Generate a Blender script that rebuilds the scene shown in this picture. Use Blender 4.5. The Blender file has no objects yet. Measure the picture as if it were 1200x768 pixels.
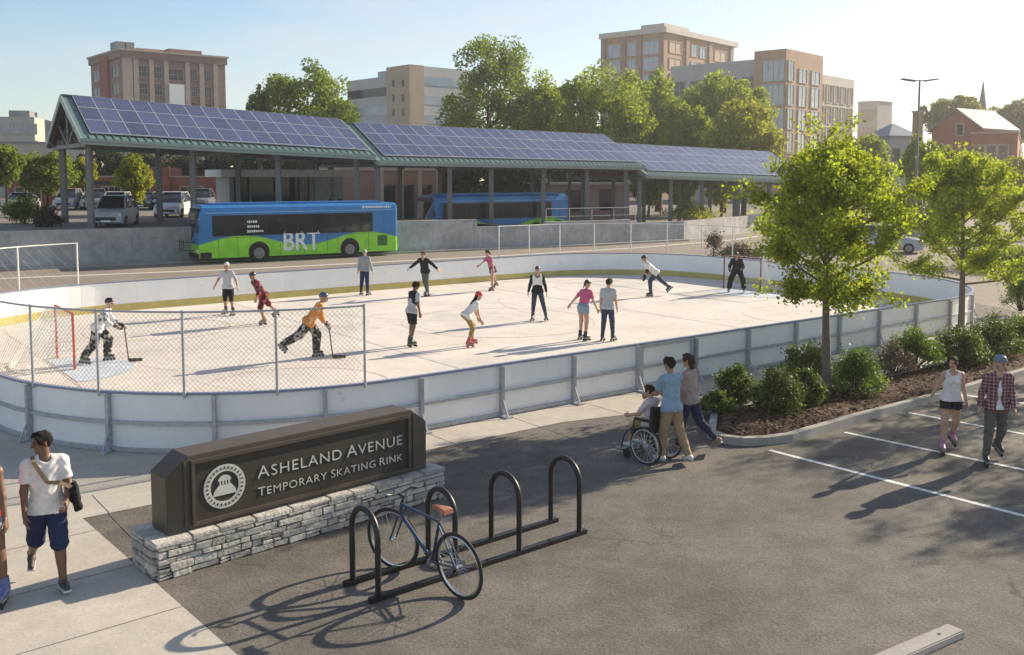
import bpy, bmesh, math, random
import numpy as np
from mathutils import Vector, Matrix, Euler
R = math.radians
scene = bpy.context.scene
COL = scene.collection
# ---------------------------------------------------------------- camera
CF, CP, CH = 1130.0, R(5.0), 4.9           # focal length in photo pixels, pitch down, eye height
V0 = 205 + CF * math.tan(CP)               # photo row of the optical axis (lens shifted down)
cam = bpy.data.cameras.new("camera"); co = bpy.data.objects.new("camera", cam); COL.objects.link(co)
co.location = (0, 0, CH); co.rotation_euler = (R(90) - CP, 0, 0)
cam.sensor_width = 36; cam.lens = 36 * CF / 1200; cam.shift_y = -(384 - V0) / 1200; cam.clip_end = 6000; cam.clip_start = 0.1
scene.camera = co
# ---------------------------------------------------------------- light
SUN_DIR = Vector((0.80, 0.60, 0)).normalized()      # ground direction towards the sun
SUN_EL = R(24)
world = bpy.data.worlds.new("World"); scene.world = world; world.use_nodes = True
nt = world.node_tree; nt.nodes.clear()
sky = nt.nodes.new('ShaderNodeTexSky'); sky.sky_type = 'NISHITA'; sky.sun_disc = False
sky.sun_elevation = SUN_EL; sky.sun_rotation = math.atan2(SUN_DIR.x, SUN_DIR.y)
sky.air_density = 1.0; sky.dust_density = 0.3; sky.ozone_density = 2.0
tc = nt.nodes.new('ShaderNodeTexCoord')
mp = nt.nodes.new('ShaderNodeMapping'); mp.inputs['Scale'].default_value = (1.0, 1.0, 5.0)
nz = nt.nodes.new('ShaderNodeTexNoise'); nz.inputs['Scale'].default_value = 2.2; nz.inputs['Detail'].default_value = 7; nz.inputs['Roughness'].default_value = 0.55
rp = nt.nodes.new('ShaderNodeValToRGB'); rp.color_ramp.elements[0].position = 0.45; rp.color_ramp.elements[1].position = 0.72
rp.color_ramp.elements[0].color = (0, 0, 0, 1); rp.color_ramp.elements[1].color = (0.8, 0.8, 0.8, 1)
mx = nt.nodes.new('ShaderNodeMix'); mx.data_type = 'RGBA'; mx.inputs['B'].default_value = (4.9, 4.95, 5.05, 1)
bg = nt.nodes.new('ShaderNodeBackground'); bg.inputs['Strength'].default_value = 0.088
out = nt.nodes.new('ShaderNodeOutputWorld')
L = nt.links.new
L(tc.outputs['Generated'], mp.inputs['Vector']); L(mp.outputs[0], nz.inputs['Vector']); L(nz.outputs['Fac'], rp.inputs['Fac'])
L(rp.outputs['Color'], mx.inputs['Factor']); L(sky.outputs[0], mx.inputs['A']); L(mx.outputs['Result'], bg.inputs['Color']); L(bg.outputs[0], out.inputs['Surface'])
sd = bpy.data.lights.new("sun", 'SUN'); sd.energy = 5.0; sd.angle = R(0.55); sd.color = (1.0, 0.85, 0.65)
so = bpy.data.objects.new("sun", sd); COL.objects.link(so); so.location = (60, 45, 60)
to_sun = Vector((SUN_DIR.x * math.cos(SUN_EL), SUN_DIR.y * math.cos(SUN_EL), math.sin(SUN_EL)))
so.rotation_euler = to_sun.to_track_quat('Z', 'Y').to_euler()
scene.view_settings.view_transform = 'Standard'; scene.view_settings.look = 'None'
scene.view_settings.exposure = 0.88; scene.view_settings.gamma = 1.0
scene.cycles.max_bounces = 6; scene.cycles.transparent_max_bounces = 8
# ---------------------------------------------------------------- photo pixel -> place
def ray(u, v):
    x = (u - 600) / CF; y = (V0 - v) / CF
    return (x, math.cos(CP) + y * math.sin(CP), -math.sin(CP) + y * math.cos(CP))
def G(u, v, z=0.0):
    d = ray(u, v); t = (z - CH) / d[2]; return Vector((d[0] * t, d[1] * t, z))
def at(u, v, Y):
    d = ray(u, v); t = Y / d[1]; return Vector((d[0] * t, Y, CH + d[2] * t))
# ---------------------------------------------------------------- materials
MATS = {}
def mat(name, rgb, rough=0.6, var=0.12, scale=3.0, bump=0.0, bscale=40.0, metal=0.0, spec=0.5, trans=0.0, island=0.0, stretch=(1, 1, 1), pattern=None, rgb2=None, pscale=10.0, thresh=0.5, dark=None):
    if name in MATS: return MATS[name]
    m = bpy.data.materials.new(name); m.use_nodes = True; MATS[name] = m
    n = m.node_tree; n.nodes.clear(); l = n.links.new
    o = n.nodes.new('ShaderNodeOutputMaterial')
    b = n.nodes.new('ShaderNodeBsdfPrincipled')
    b.inputs['Roughness'].default_value = rough; b.inputs['Metallic'].default_value = metal; b.inputs['Specular IOR Level'].default_value = spec
    t = n.nodes.new('ShaderNodeTexCoord'); mpn = n.nodes.new('ShaderNodeMapping'); mpn.inputs['Scale'].default_value = stretch
    l(t.outputs['Object'], mpn.inputs['Vector'])
    no = n.nodes.new('ShaderNodeTexNoise'); no.inputs['Scale'].default_value = scale; no.inputs['Detail'].default_value = 6; no.inputs['Roughness'].default_value = 0.6
    l(mpn.outputs[0], no.inputs['Vector'])
    base = None
    if pattern:
        if pattern == 'check':
            sx = n.nodes.new('ShaderNodeSeparateXYZ'); l(mpn.outputs[0], sx.inputs[0])
            fs = []
            for ax, dv in (('X', 1), ('Z', 1)):
                w = n.nodes.new('ShaderNodeMath'); w.operation = 'MULTIPLY'; w.inputs[1].default_value = pscale; l(sx.outputs[ax], w.inputs[0])
                f = n.nodes.new('ShaderNodeMath'); f.operation = 'FRACT'; l(w.outputs[0], f.inputs[0])
                g = n.nodes.new('ShaderNodeMath'); g.operation = 'GREATER_THAN'; g.inputs[1].default_value = thresh; l(f.outputs[0], g.inputs[0]); fs.append(g)
            ad = n.nodes.new('ShaderNodeMath'); ad.operation = 'ADD'; l(fs[0].outputs[0], ad.inputs[0]); l(fs[1].outputs[0], ad.inputs[1])
            hf = n.nodes.new('ShaderNodeMath'); hf.operation = 'MULTIPLY'; hf.inputs[1].default_value = 0.5; l(ad.outputs[0], hf.inputs[0]); fac = hf.outputs[0]
        else:
            vo = n.nodes.new('ShaderNodeTexVoronoi' if pattern == 'cells' else 'ShaderNodeTexNoise'); vo.inputs['Scale'].default_value = pscale
            l(mpn.outputs[0], vo.inputs['Vector'])
            r_ = n.nodes.new('ShaderNodeValToRGB'); r_.color_ramp.elements[0].position = thresh; r_.color_ramp.elements[1].position = thresh + 0.04
            l(vo.outputs['Color' if pattern == 'cells' else 'Fac'], r_.inputs['Fac']); fac = r_.outputs['Color']
        pm = n.nodes.new('ShaderNodeMix'); pm.data_type = 'RGBA'; pm.inputs['A'].default_value = (*rgb, 1); pm.inputs['B'].default_value = (*(rgb2 or rgb), 1)
        l(fac, pm.inputs['Factor']); base = pm.outputs['Result']
    # brightness variation
    mr = n.nodes.new('ShaderNodeMapRange'); mr.inputs['To Min'].default_value = 1 - var; mr.inputs['To Max'].default_value = 1 + var
    mr.inputs['From Min'].default_value = 0.3; mr.inputs['From Max'].default_value = 0.7
    l(no.outputs['Fac'], mr.inputs['Value']); val = mr.outputs[0]
    if island:
        ge = n.nodes.new('ShaderNodeNewGeometry' if island > 0 else 'ShaderNodeObjectInfo'); island = abs(island)
        m2 = n.nodes.new('ShaderNodeMapRange'); m2.inputs['To Min'].default_value = 1 - island; m2.inputs['To Max'].default_value = 1 + island
        l(ge.outputs['Random Per Island' if 'Random Per Island' in ge.outputs else 'Random'], m2.inputs['Value'])
        mm = n.nodes.new('ShaderNodeMath'); mm.operation = 'MULTIPLY'; l(val, mm.inputs[0]); l(m2.outputs[0], mm.inputs[1]); val = mm.outputs[0]
    vm = n.nodes.new('ShaderNodeVectorMath'); vm.operation = 'SCALE'
    if base is None: vm.inputs[0].default_value = rgb
    else: l(base, vm.inputs[0])
    l(val, vm.inputs['Scale'])
    colout = vm.outputs[0]
    l(colout, b.inputs['Base Color'])
    if bump:
        nb = n.nodes.new('ShaderNodeTexNoise'); nb.inputs['Scale'].default_value = bscale; nb.inputs['Detail'].default_value = 4
        l(mpn.outputs[0], nb.inputs['Vector'])
        bu = n.nodes.new('ShaderNodeBump'); bu.inputs['Strength'].default_value = bump; bu.inputs['Distance'].default_value = 0.02
        l(nb.outputs['Fac'], bu.inputs['Height']); l(bu.outputs[0], b.inputs['Normal'])
    if trans:
        tr = n.nodes.new('ShaderNodeBsdfTranslucent')
        tv = n.nodes.new('ShaderNodeVectorMath'); tv.operation = 'MULTIPLY'; tv.inputs[1].default_value = (1.3, 1.35, 0.5)
        l(colout, tv.inputs[0]); l(tv.outputs[0], tr.inputs['Color'])
        ms = n.nodes.new('ShaderNodeMixShader'); ms.inputs[0].default_value = trans
        l(b.outputs[0], ms.inputs[1]); l(tr.outputs[0], ms.inputs[2]); l(ms.outputs[0], o.inputs['Surface'])
    else:
        l(b.outputs[0], o.inputs['Surface'])
    return m
# ---------------------------------------------------------------- mesh builder
class MB:
    def __init__(s): s.v = []; s.f = []; s.m = []
    def add(s, vs, fs, mi=0):
        o = len(s.v); s.v.extend([tuple(p) for p in vs])
        for f in fs: s.f.append(tuple(i + o for i in f)); s.m.append(mi)
        return s
    def box(s, c, d, mi=0, rz=0.0, M=None):
        x, y, z = d[0] / 2, d[1] / 2, d[2] / 2
        vs = [Vector(p) for p in ((-x, -y, -z), (x, -y, -z), (x, y, -z), (-x, y, -z), (-x, -y, z), (x, -y, z), (x, y, z), (-x, y, z))]
        m = M if M is not None else Matrix.Rotation(rz, 3, 'Z')
        vs = [m @ p + Vector(c) for p in vs]
        return s.add(vs, [(3, 2, 1, 0), (4, 5, 6, 7), (0, 1, 5, 4), (1, 2, 6, 5), (2, 3, 7, 6), (3, 0, 4, 7)], mi)
    def bar(s, a, b, w, h, mi=0, up=(0, 0, 1)):
        a = Vector(a); b = Vector(b); z = (b - a); ln = z.length
        if ln < 1e-6: return s
        z.normalize(); u = Vector(up); x = z.cross(u)
        if x.length < 1e-4: x = z.cross(Vector((1, 0, 0)))
        x.normalize(); y = x.cross(z)
        m = Matrix((x, z, y)).transposed()
        return s.box((a + b) / 2, (w, ln, h), mi, M=m)
    def tube(s, pts, r, n=8, mi=0, closed=False, cap=True):
        pts = [Vector(p) for p in pts]; k = len(pts)
        rs = r if isinstance(r, (list, tuple)) else [r] * k
        o = len(s.v); prev = None
        for i in range(k):
            if closed: t = pts[(i + 1) % k] - pts[i - 1]
            else: t = pts[min(i + 1, k - 1)] - pts[max(i - 1, 0)]
            t.normalize()
            if prev is None:
                a = Vector((0, 0, 1)) if abs(t.z) < 0.9 else Vector((1, 0, 0))
                x = t.cross(a).normalized()
            else:
                x = (prev - t * prev.dot(t))
                x = x.normalized() if x.length > 1e-6 else t.orthogonal().normalized()
            prev = x; y = t.cross(x)
            for j in range(n):
                an = 2 * math.pi * j / n
                s.v.append(tuple(pts[i] + (x * math.cos(an) + y * math.sin(an)) * rs[i]))
        for i in range(k if closed else k - 1):
            for j in range(n):
                a = o + i * n + j; b = o + i * n + (j + 1) % n; i2 = (i + 1) % k
                s.f.append((a, b, o + i2 * n + (j + 1) % n, o + i2 * n + j)); s.m.append(mi)
        if cap and not closed:
            s.f.append(tuple(o + j for j in range(n - 1, -1, -1))); s.m.append(mi)
            s.f.append(tuple(o + (k - 1) * n + j for j in range(n))); s.m.append(mi)
        return s
    def cyl(s, a, b, r, n=16, mi=0, r2=None):
        return s.tube([a, b], [r, r if r2 is None else r2], n, mi)
    def prism(s, poly, z0, z1, mi=0, mt=None):
        n = len(poly)
        vs = [(p[0], p[1], z0) for p in poly] + [(p[0], p[1], z1) for p in poly]
        fs = [(i, (i + 1) % n, n + (i + 1) % n, n + i) for i in range(n)]
        s.add(vs, fs, mi); o = len(s.v) - 2 * n
        s.f.append(tuple(o + i for i in range(n - 1, -1, -1))); s.m.append(mi)
        s.f.append(tuple(o + n + i for i in range(n))); s.m.append(mi if mt is None else mt)
        return s
    def sheet(s, poly, z=None, mi=0):
        return s.add([(p[0], p[1], p[2] if z is None else z) for p in poly], [tuple(range(len(poly)))], mi)
    def extr(s, prof, a, b, mi=0):
        # profile given as 3-D points, extruded from offset a to offset b
        a = Vector(a); b = Vector(b); n = len(prof)
        vs = [Vector(p) + a for p in prof] + [Vector(p) + b for p in prof]
        fs = [(i, (i + 1) % n, n + (i + 1) % n, n + i) for i in range(n)] + [tuple(range(n - 1, -1, -1)), tuple(range(n, 2 * n))]
        return s.add(vs, fs, mi)
    def ribbon(s, pts, w, z, mi=0, closed=False):
        k = len(pts); A = []; B = []
        for i in range(k):
            p = Vector(pts[i][:2])
            q0 = Vector(pts[i - 1][:2]) if (i > 0 or closed) else p; q1 = Vector(pts[(i + 1) % k][:2]) if (i < k - 1 or closed) else p
            t = (q1 - q0).normalized(); nn = Vector((-t.y, t.x)) * w / 2
            A.append((*(p + nn), z)); B.append((*(p - nn), z))
        o = len(s.v); s.v.extend(A + B)
        for i in range(k if closed else k - 1):
            j = (i + 1) % k; s.f.append((o + i, o + k + i, o + k + j, o + j)); s.m.append(mi)
        return s
    def wall(s, pts, th, z0, z1, mi=0, closed=False):
        # vertical wall along a ground polyline; z0/z1 numbers or lists
        k = len(pts)
        Z0 = z0 if isinstance(z0, list) else [z0] * k; Z1 = z1 if isinstance(z1, list) else [z1] * k
        A = []; B = []
        for i in range(k):
            p = Vector(pts[i][:2])
            q0 = Vector(pts[i - 1][:2]) if (i > 0 or closed) else p; q1 = Vector(pts[(i + 1) % k][:2]) if (i < k - 1 or closed) else p
            t = (q1 - q0).normalized(); nn = Vector((-t.y, t.x)) * th / 2
            A.append(p + nn); B.append(p - nn)
        o = len(s.v)
        for i in range(k):
            s.v += [(A[i].x, A[i].y, Z0[i]), (A[i].x, A[i].y, Z1[i]), (B[i].x, B[i].y, Z1[i]), (B[i].x, B[i].y, Z0[i])]
        for i in range(k if closed else k - 1):
            j = (i + 1) % k
            for q in range(4):
                a = o + 4 * i + q; b = o + 4 * i + (q + 1) % 4; c = o + 4 * j + (q + 1) % 4; d = o + 4 * j + q
                s.f.append((a, b, c, d)); s.m.append(mi)
        if not closed:
            s.f.append((o, o + 3, o + 2, o + 1)); s.m.append(mi)
            e = o + 4 * (k - 1); s.f.append((e, e + 1, e + 2, e + 3)); s.m.append(mi)
        return s
    def lathe(s, prof, c, n=16, mi=0, axis='Z'):
        o = len(s.v); c = Vector(c); k = len(prof)
        for (r, h) in prof:
            for j in range(n):
                a = 2 * math.pi * j / n; x, y = r * math.cos(a), r * math.sin(a)
                p = Vector((x, y, h)) if axis == 'Z' else (Vector((h, x, y)) if axis == 'X' else Vector((x, h, y)))
                s.v.append(tuple(c + p))
        for i in range(k - 1):
            for j in range(n):
                s.f.append((o + i * n + j, o + i * n + (j + 1) % n, o + (i + 1) * n + (j + 1) % n, o + (i + 1) * n + j)); s.m.append(mi)
        if prof[0][0] > 1e-5: s.f.append(tuple(o + j for j in range(n - 1, -1, -1))); s.m.append(mi)
        if prof[-1][0] > 1e-5: s.f.append(tuple(o + (k - 1) * n + j for j in range(n))); s.m.append(mi)
        return s
    def build(s, name, mats, parent=None, smooth=False, loc=None, rz=0.0, bevel=0.0, fix=True):
        me = bpy.data.meshes.new(name); me.from_pydata(s.v, [], s.f); 
        if not isinstance(mats, (list, tuple)): mats = [mats]
        for m in mats: me.materials.append(m)
        if len(mats) > 1: me.polygons.foreach_set('material_index', s.m)
        if fix or bevel:
            b = bmesh.new(); b.from_mesh(me)
            if bevel:
                bmesh.ops.bevel(b, geom=[e for e in b.edges if len(e.link_faces) == 2 and e.calc_face_angle(0) > 0.5], offset=bevel, segments=2, affect='EDGES', clamp_overlap=True)
            bmesh.ops.recalc_face_normals(b, faces=b.faces); b.to_mesh(me); b.free()
        if smooth:
            me.polygons.foreach_set('use_smooth', [True] * len(me.polygons))
            try: me.set_sharp_from_angle(angle=R(40))
            except Exception: pass
        me.update()
        o = bpy.data.objects.new(name, me); COL.objects.link(o); o.parent = parent
        if loc is not None: o.location = loc
        o.rotation_euler.z = rz
        return o
def tag(o, label=None, cat=None, group=None, kind=None):
    if label: o['label'] = label
    if cat: o['category'] = cat
    if group: o['group'] = group
    if kind: o['kind'] = kind
    return o
def empty(name, loc, rz=0.0, label=None, cat=None, group=None):
    o = bpy.data.objects.new(name, None); COL.objects.link(o); o.location = loc; o.rotation_euler.z = rz
    o.empty_display_size = 0.2
    return tag(o, label, cat, group)
def copy_tree(o, parent=None):
    c = o.copy(); COL.objects.link(c); c.parent = parent
    for ch in list(o.children): copy_tree(ch, c)
    return c
def text_mb(txt, size, depth=0.01, mi=0, mb=None, origin=(0, 0, 0), M=None, align='LEFT', spacing=1.0, fat=0.0):
    cu = bpy.data.curves.new('txt', 'FONT'); cu.body = txt; cu.size = size; cu.extrude = depth / 2; cu.align_x = align; cu.space_character = spacing; cu.offset = fat
    cu.resolution_u = 4
    o = bpy.data.objects.new('txt', cu); COL.objects.link(o)
    bpy.context.view_layer.update()
    me = o.evaluated_get(bpy.context.evaluated_depsgraph_get()).to_mesh()
    vs = [v.co.copy() for v in me.vertices]; fs = [tuple(p.vertices) for p in me.polygons]
    w = max((v.x for v in vs), default=0)
    M = M or Matrix.Identity(3); og = Vector(origin)
    mb = mb or MB(); mb.add([M @ v + og for v in vs], fs, mi)
    COL.objects.unlink(o); bpy.data.objects.remove(o); bpy.data.curves.remove(cu)
    return mb, w
# ================================================================ SETTING
def ground_material(name, rgb, speck=0.35, big=0.18, cracks=0.0, bump=0.35, speck_scale=90.0, crack_scale=0.28):
    m = bpy.data.materials.new(name); m.use_nodes = True; n = m.node_tree; n.nodes.clear(); l = n.links.new
    o = n.nodes.new('ShaderNodeOutputMaterial'); b = n.nodes.new('ShaderNodeBsdfPrincipled'); b.inputs['Roughness'].default_value = 0.9; b.inputs['Specular IOR Level'].default_value = 0.25
    t = n.nodes.new('ShaderNodeTexCoord')
    def noise(sc, det=4, ro=0.6):
        x = n.nodes.new('ShaderNodeTexNoise'); x.inputs['Scale'].default_value = sc; x.inputs['Detail'].default_value = det; x.inputs['Roughness'].default_value = ro
        l(t.outputs['Object'], x.inputs['Vector']); return x
    def rng(x, lo, hi, a=0.3, c=0.7):
        r_ = n.nodes.new('ShaderNodeMapRange'); r_.inputs['From Min'].default_value = a; r_.inputs['From Max'].default_value = c
        r_.inputs['To Min'].default_value = lo; r_.inputs['To Max'].default_value = hi; l(x, r_.inputs['Value']); return r_.outputs[0]
    def mul(a, c):
        x = n.nodes.new('ShaderNodeMath'); x.operation = 'MULTIPLY'; l(a, x.inputs[0]); l(c, x.inputs[1]); return x.outputs[0]
    f1 = noise(speck_scale, 2, 0.7); f2 = noise(0.35, 6, 0.65); f3 = noise(2.6, 6, 0.7); f4 = noise(24.0, 3, 0.6)
    v = mul(mul(rng(f1.outputs['Fac'], 1 - speck, 1 + speck), rng(f2.outputs['Fac'], 1 - big, 1 + big)), mul(rng(f3.outputs['Fac'], 1 - big * 0.6, 1 + big * 0.6), rng(f4.outputs['Fac'], 1 - speck * 0.5, 1 + speck * 0.5)))
    if cracks:
        wv = noise(0.8, 5); mxv = n.nodes.new('ShaderNodeVectorMath'); mxv.operation = 'MULTIPLY_ADD'; mxv.inputs[1].default_value = (1.6, 1.6, 0); 
        l(wv.outputs['Color'], mxv.inputs[0]); l(t.outputs['Object'], mxv.inputs[2])
        vo = n.nodes.new('ShaderNodeTexVoronoi'); vo.feature = 'DISTANCE_TO_EDGE'; vo.inputs['Scale'].default_value = crack_scale; l(mxv.outputs[0], vo.inputs['Vector'])
        c1 = rng(vo.outputs['Distance'], 1 - cracks, 1.0, 0.0, 0.006)
        msk = noise(0.22, 3); k = rng(msk.outputs['Fac'], 0.0, 1.0, 0.5, 0.62)
        mxx = n.nodes.new('ShaderNodeMix'); mxx.inputs['A'].default_value = 1.0; l(k, mxx.inputs['Factor']); l(c1, mxx.inputs['B'])
        v = mul(v, mxx.outputs['Result'])
    vm = n.nodes.new('ShaderNodeVectorMath'); vm.operation = 'SCALE'; vm.inputs[0].default_value = rgb; l(v, vm.inputs['Scale']); l(vm.outputs[0], b.inputs['Base Color'])
    bu = n.nodes.new('ShaderNodeBump'); bu.inputs['Strength'].default_value = bump; bu.inputs['Distance'].default_value = 0.012; l(f4.outputs['Fac'], bu.inputs['Height']); l(bu.outputs[0], b.inputs['Normal'])
    l(b.outputs[0], o.inputs['Surface']); return m
M_ASPH = ground_material('asphalt', (0.138, 0.126, 0.110), 0.5, 0.33, 0.55, 0.6, speck_scale=70.0)
M_ROAD = ground_material('road_asphalt', (0.25, 0.215, 0.175), 0.2, 0.14, 0.3, speck_scale=30)
M_CONC = ground_material('pavement_concrete', (0.45, 0.41, 0.355), 0.14, 0.16, 0.25, 0.15)
M_RINK = ground_material('sport_floor', (0.63, 0.58, 0.52), 0.05, 0.13, 0.13, 0.03, crack_scale=0.12)
M_MULCH = ground_material('bark_mulch', (0.085, 0.048, 0.03), 0.75, 0.35, 0.0, 1.0, 55)
M_KERB = ground_material('kerb_concrete', (0.36, 0.34, 0.31), 0.16, 0.15, 0.0, 0.15)
M_WALL = ground_material('wall_concrete', (0.40, 0.395, 0.385), 0.12, 0.30, 0.35, 0.15, crack_scale=0.5)
M_DIRT = ground_material('plateau_paving', (0.20, 0.18, 0.15), 0.2, 0.25)
M_PAINT = mat('road_paint', (0.72, 0.71, 0.68), 0.8, 0.32, 16.0, 0.4)
M_JOINT = mat('joint_dark', (0.13, 0.12, 0.11), 0.9)
tag(MB().sheet([(-440, -60), (440, -60), (440, 480), (-440, 480)], 0).build('ground', M_ASPH), kind='structure')

# the rink frame: a along the rink, n across
RO = Vector((0, 0, 0)); RA = Vector((0.8, 0.6, 0)); RN = Vector((-0.6, 0.8, 0))
A0, A1, N0, N1, RR = 3.0, 34.6, 15.6, 36.0, 6.0
def RP(a, n, z=0.0): return RA * a + RN * n + Vector((0, 0, z))
def rink_path():
    # closed outline, starting on the near side, dense in the corners, with arc length
    P = []
    def arc(ca, cn, a0, a1, k=14):
        for i in range(k + 1):
            an = R(a0 + (a1 - a0) * i / k); P.append((ca + RR * math.cos(an), cn + RR * math.sin(an)))
    arc(A1 - RR, N0 + RR, -90, 0); arc(A1 - RR, N1 - RR, 0, 90); arc(A0 + RR, N1 - RR, 90, 180); arc(A0 + RR, N0 + RR, 180, 270)
    return P
RPATH = rink_path()
_pts = RPATH + [RPATH[0]]
_len = [0.0]
for i in range(len(RPATH)): _len.append(_len[-1] + math.dist(_pts[i], _pts[i + 1]))
RTOT = _len[-1]
def rink_s(s, off=0.0, z=0.0):
    # point at arc length s of the outline; off = outwards
    s = s % RTOT; i = 0
    while _len[i + 1] < s: i += 1
    a, b = _pts[i], _pts[i + 1]; t = (s - _len[i]) / max(1e-9, _len[i + 1] - _len[i])
    p = (a[0] + (b[0] - a[0]) * t, a[1] + (b[1] - a[1]) * t); d = Vector((b[0] - a[0], b[1] - a[1])).normalized()
    return RP(p[0] + d.y * off, p[1] - d.x * off, z)
def rink_arc_of(a, n):
    best = min(range(int(RTOT * 20)), key=lambda k: (rink_s(k / 20) - RP(a, n)).length); return best / 20
# road behind the rink and pavement in front of it
WO = Vector((-23.45, 51.3, 0)); WD = Vector((0.8716, 0.4902, 0)).normalized(); WN = Vector((-WD.y, WD.x, 0))
def W(t, s, z=0.0): return WO + WD * t + WN * s + Vector((0, 0, z))
WALLP = [W(-60, 0), W(-30, 0), W(0, 0), W(14, 0), W(24.6, 0), W(33.0, -0.4), Vector((12.7, 72, 0)), Vector((18.2, 79.2, 0)), Vector((24, 88, 0)), Vector((34, 104, 0)), Vector((52, 132, 0))]
rd = [RP(-70, 36.9), RP(20, 36.9), RP(29, 36.7), RP(36.6, 32), RP(36.8, 20), RP(34.5, 15.2), RP(60, 15.2), RP(120, 18)] + [Vector((150, 150, 0))] + [Vector((p.x, p.y, 0)) for p in reversed(WALLP)]
tag(MB().sheet(rd, 0.004).build('road', M_ROAD), kind='structure')
ln = [(-40, 37.3), (-24.2, 45.4), (-13.3, 50.4), (0, 58.7), (8.8, 65.0), (17, 73), (27, 88)]
tag(MB().ribbon([(x, y, 0) for x, y in ln], 0.30, 0.008).build('road_edge_line', M_PAINT), kind='structure')
gut = MB()
pp = [Vector((p.x, p.y, 0)) for p in WALLP]
gut.wall([p - WN * 0.55 for p in pp], 0.5, 0.0, 0.13)
tag(gut.build('kerb', M_KERB), kind='structure')
# pavement: a strip along the rink, joined by a footway running to the camera
F1 = G(97, 608); F2 = G(278, 768); fd = (F2 - F1).normalized(); pe = Vector((-fd.y, fd.x, 0))     # pe: along the rink
e0 = F1; 
near_edge = [G(500, 528), G(660, 495), G(845, 455)]
path_poly = [F1 + fd * 14, F1 - fd * 0.0, G(300, 567), G(500, 528), G(660, 495), RP(18.2, 13.05), RP(36, 13.05), RP(36, 16.2), RP(20, 16.2), RP(0, 26), RP(-30, 26), RP(-30, -2)]
tag(MB().sheet(path_poly, 0.006).build('pavement', M_CONC), kind='structure')
jt = MB()
for k in range(-4, 9):
    p = F1 + fd * (k * 1.55 + 0.6); 
    if k >= 0: jt.ribbon([p, p - pe * 30], 0.014, 0.0085)
for k in range(1, 4):
    p = F1 - pe * (2.1 * k); jt.ribbon([p - fd * 4.2, p + fd * 14], 0.012, 0.0086)
for k in range(0, 16):
    a = 3.5 + k * 2.0
    jt.ribbon([RP(a, 13.1), RP(a, 15.4)], 0.014, 0.0087)
tag(jt.build('pavement_joints', M_JOINT), kind='structure')
# rink floor
tag(MB().sheet([RP(a, n) for a, n in RPATH], 0.014).build('rink_floor', M_RINK), kind='structure')
M_RED = mat('line_red', (0.61, 0.485, 0.415), 0.8, 0.3, 6); M_BLUEL = mat('line_blue', (0.54, 0.52, 0.49), 0.8, 0.2, 6); M_CREASE = mat('crease_paint', (0.50, 0.56, 0.62), 0.8, 0.15, 3)
lm = MB()
def circ(a, n, r, w, z, mi, k=40, a0=0, a1=360):
    pts = [RP(a + r * math.cos(R(a0 + (a1 - a0) * i / k)), n + r * math.sin(R(a0 + (a1 - a0) * i / k))) for i in range(k + 1)]
    lm.ribbon(pts, w, z, mi)
NC = (N0 + N1) / 2
circ(18.8, NC, 3.2, 0.06, 0.019, 0)
for a in (9.2, 28.4):
    for n in (NC - 5.2, NC + 5.2): circ(a, n, 2.2, 0.05, 0.019, 0)
for a in (13.4, 24.2): lm.ribbon([RP(a, N0 + 0.1), RP(a, N1 - 0.1)], 0.08, 0.0195, 1)
for a in (5.2, 32.2): lm.ribbon([RP(a, N0 + 2.2), RP(a, N1 - 2.2)], 0.05, 0.0195, 0)
tag(lm.build('rink_lines', [M_RED, M_BLUEL]), kind='structure')
rs = random.Random(9); sc_ = MB()
for k in range(90):
    a = rs.uniform(A0 + 2, A1 - 2); n = rs.uniform(N0 + 1.5, N1 - 1.5); r_ = rs.uniform(1.2, 7); t0 = rs.uniform(0, 360); t1 = t0 + rs.uniform(12, 60); pts = []
    for i in range(13):
        q = R(t0 + (t1 - t0) * i / 12); x, y = a + r_ * (math.cos(q) - math.cos(R(t0))), n + r_ * (math.sin(q) - math.sin(R(t0)))
        if A0 + 1.8 < x < A1 - 1.8 and N0 + 1.8 < y < N1 - 1.8: pts.append(RP(x, y))
    if len(pts) > 2: sc_.ribbon(pts, rs.choice((.012, .018, .03)), .0165 + k * 1e-5, rs.randint(0, 1))
tag(sc_.build('rink_scuffs', [mat('scuff', (.50, .455, .40), .8), mat('scuff_pale', (.58, .53, .475), .8)]), kind='structure')
cr = MB()
cr.sheet([RP(5.25, NC + 1.7), RP(5.25, NC - 1.7)] + [RP(5.25 + 1.7 * math.sin(R(a)), NC - 1.7 * math.cos(R(a))) for a in range(10, 180, 10)], 0.0225)
cr.sheet([RP(32.15, NC - 1.7), RP(32.15, NC + 1.7)] + [RP(32.15 - 1.7 * math.sin(R(a)), NC + 1.7 * math.cos(R(a))) for a in range(10, 180, 10)], 0.0225)
tag(cr.build('rink_crease', M_CREASE), kind='structure')
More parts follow.
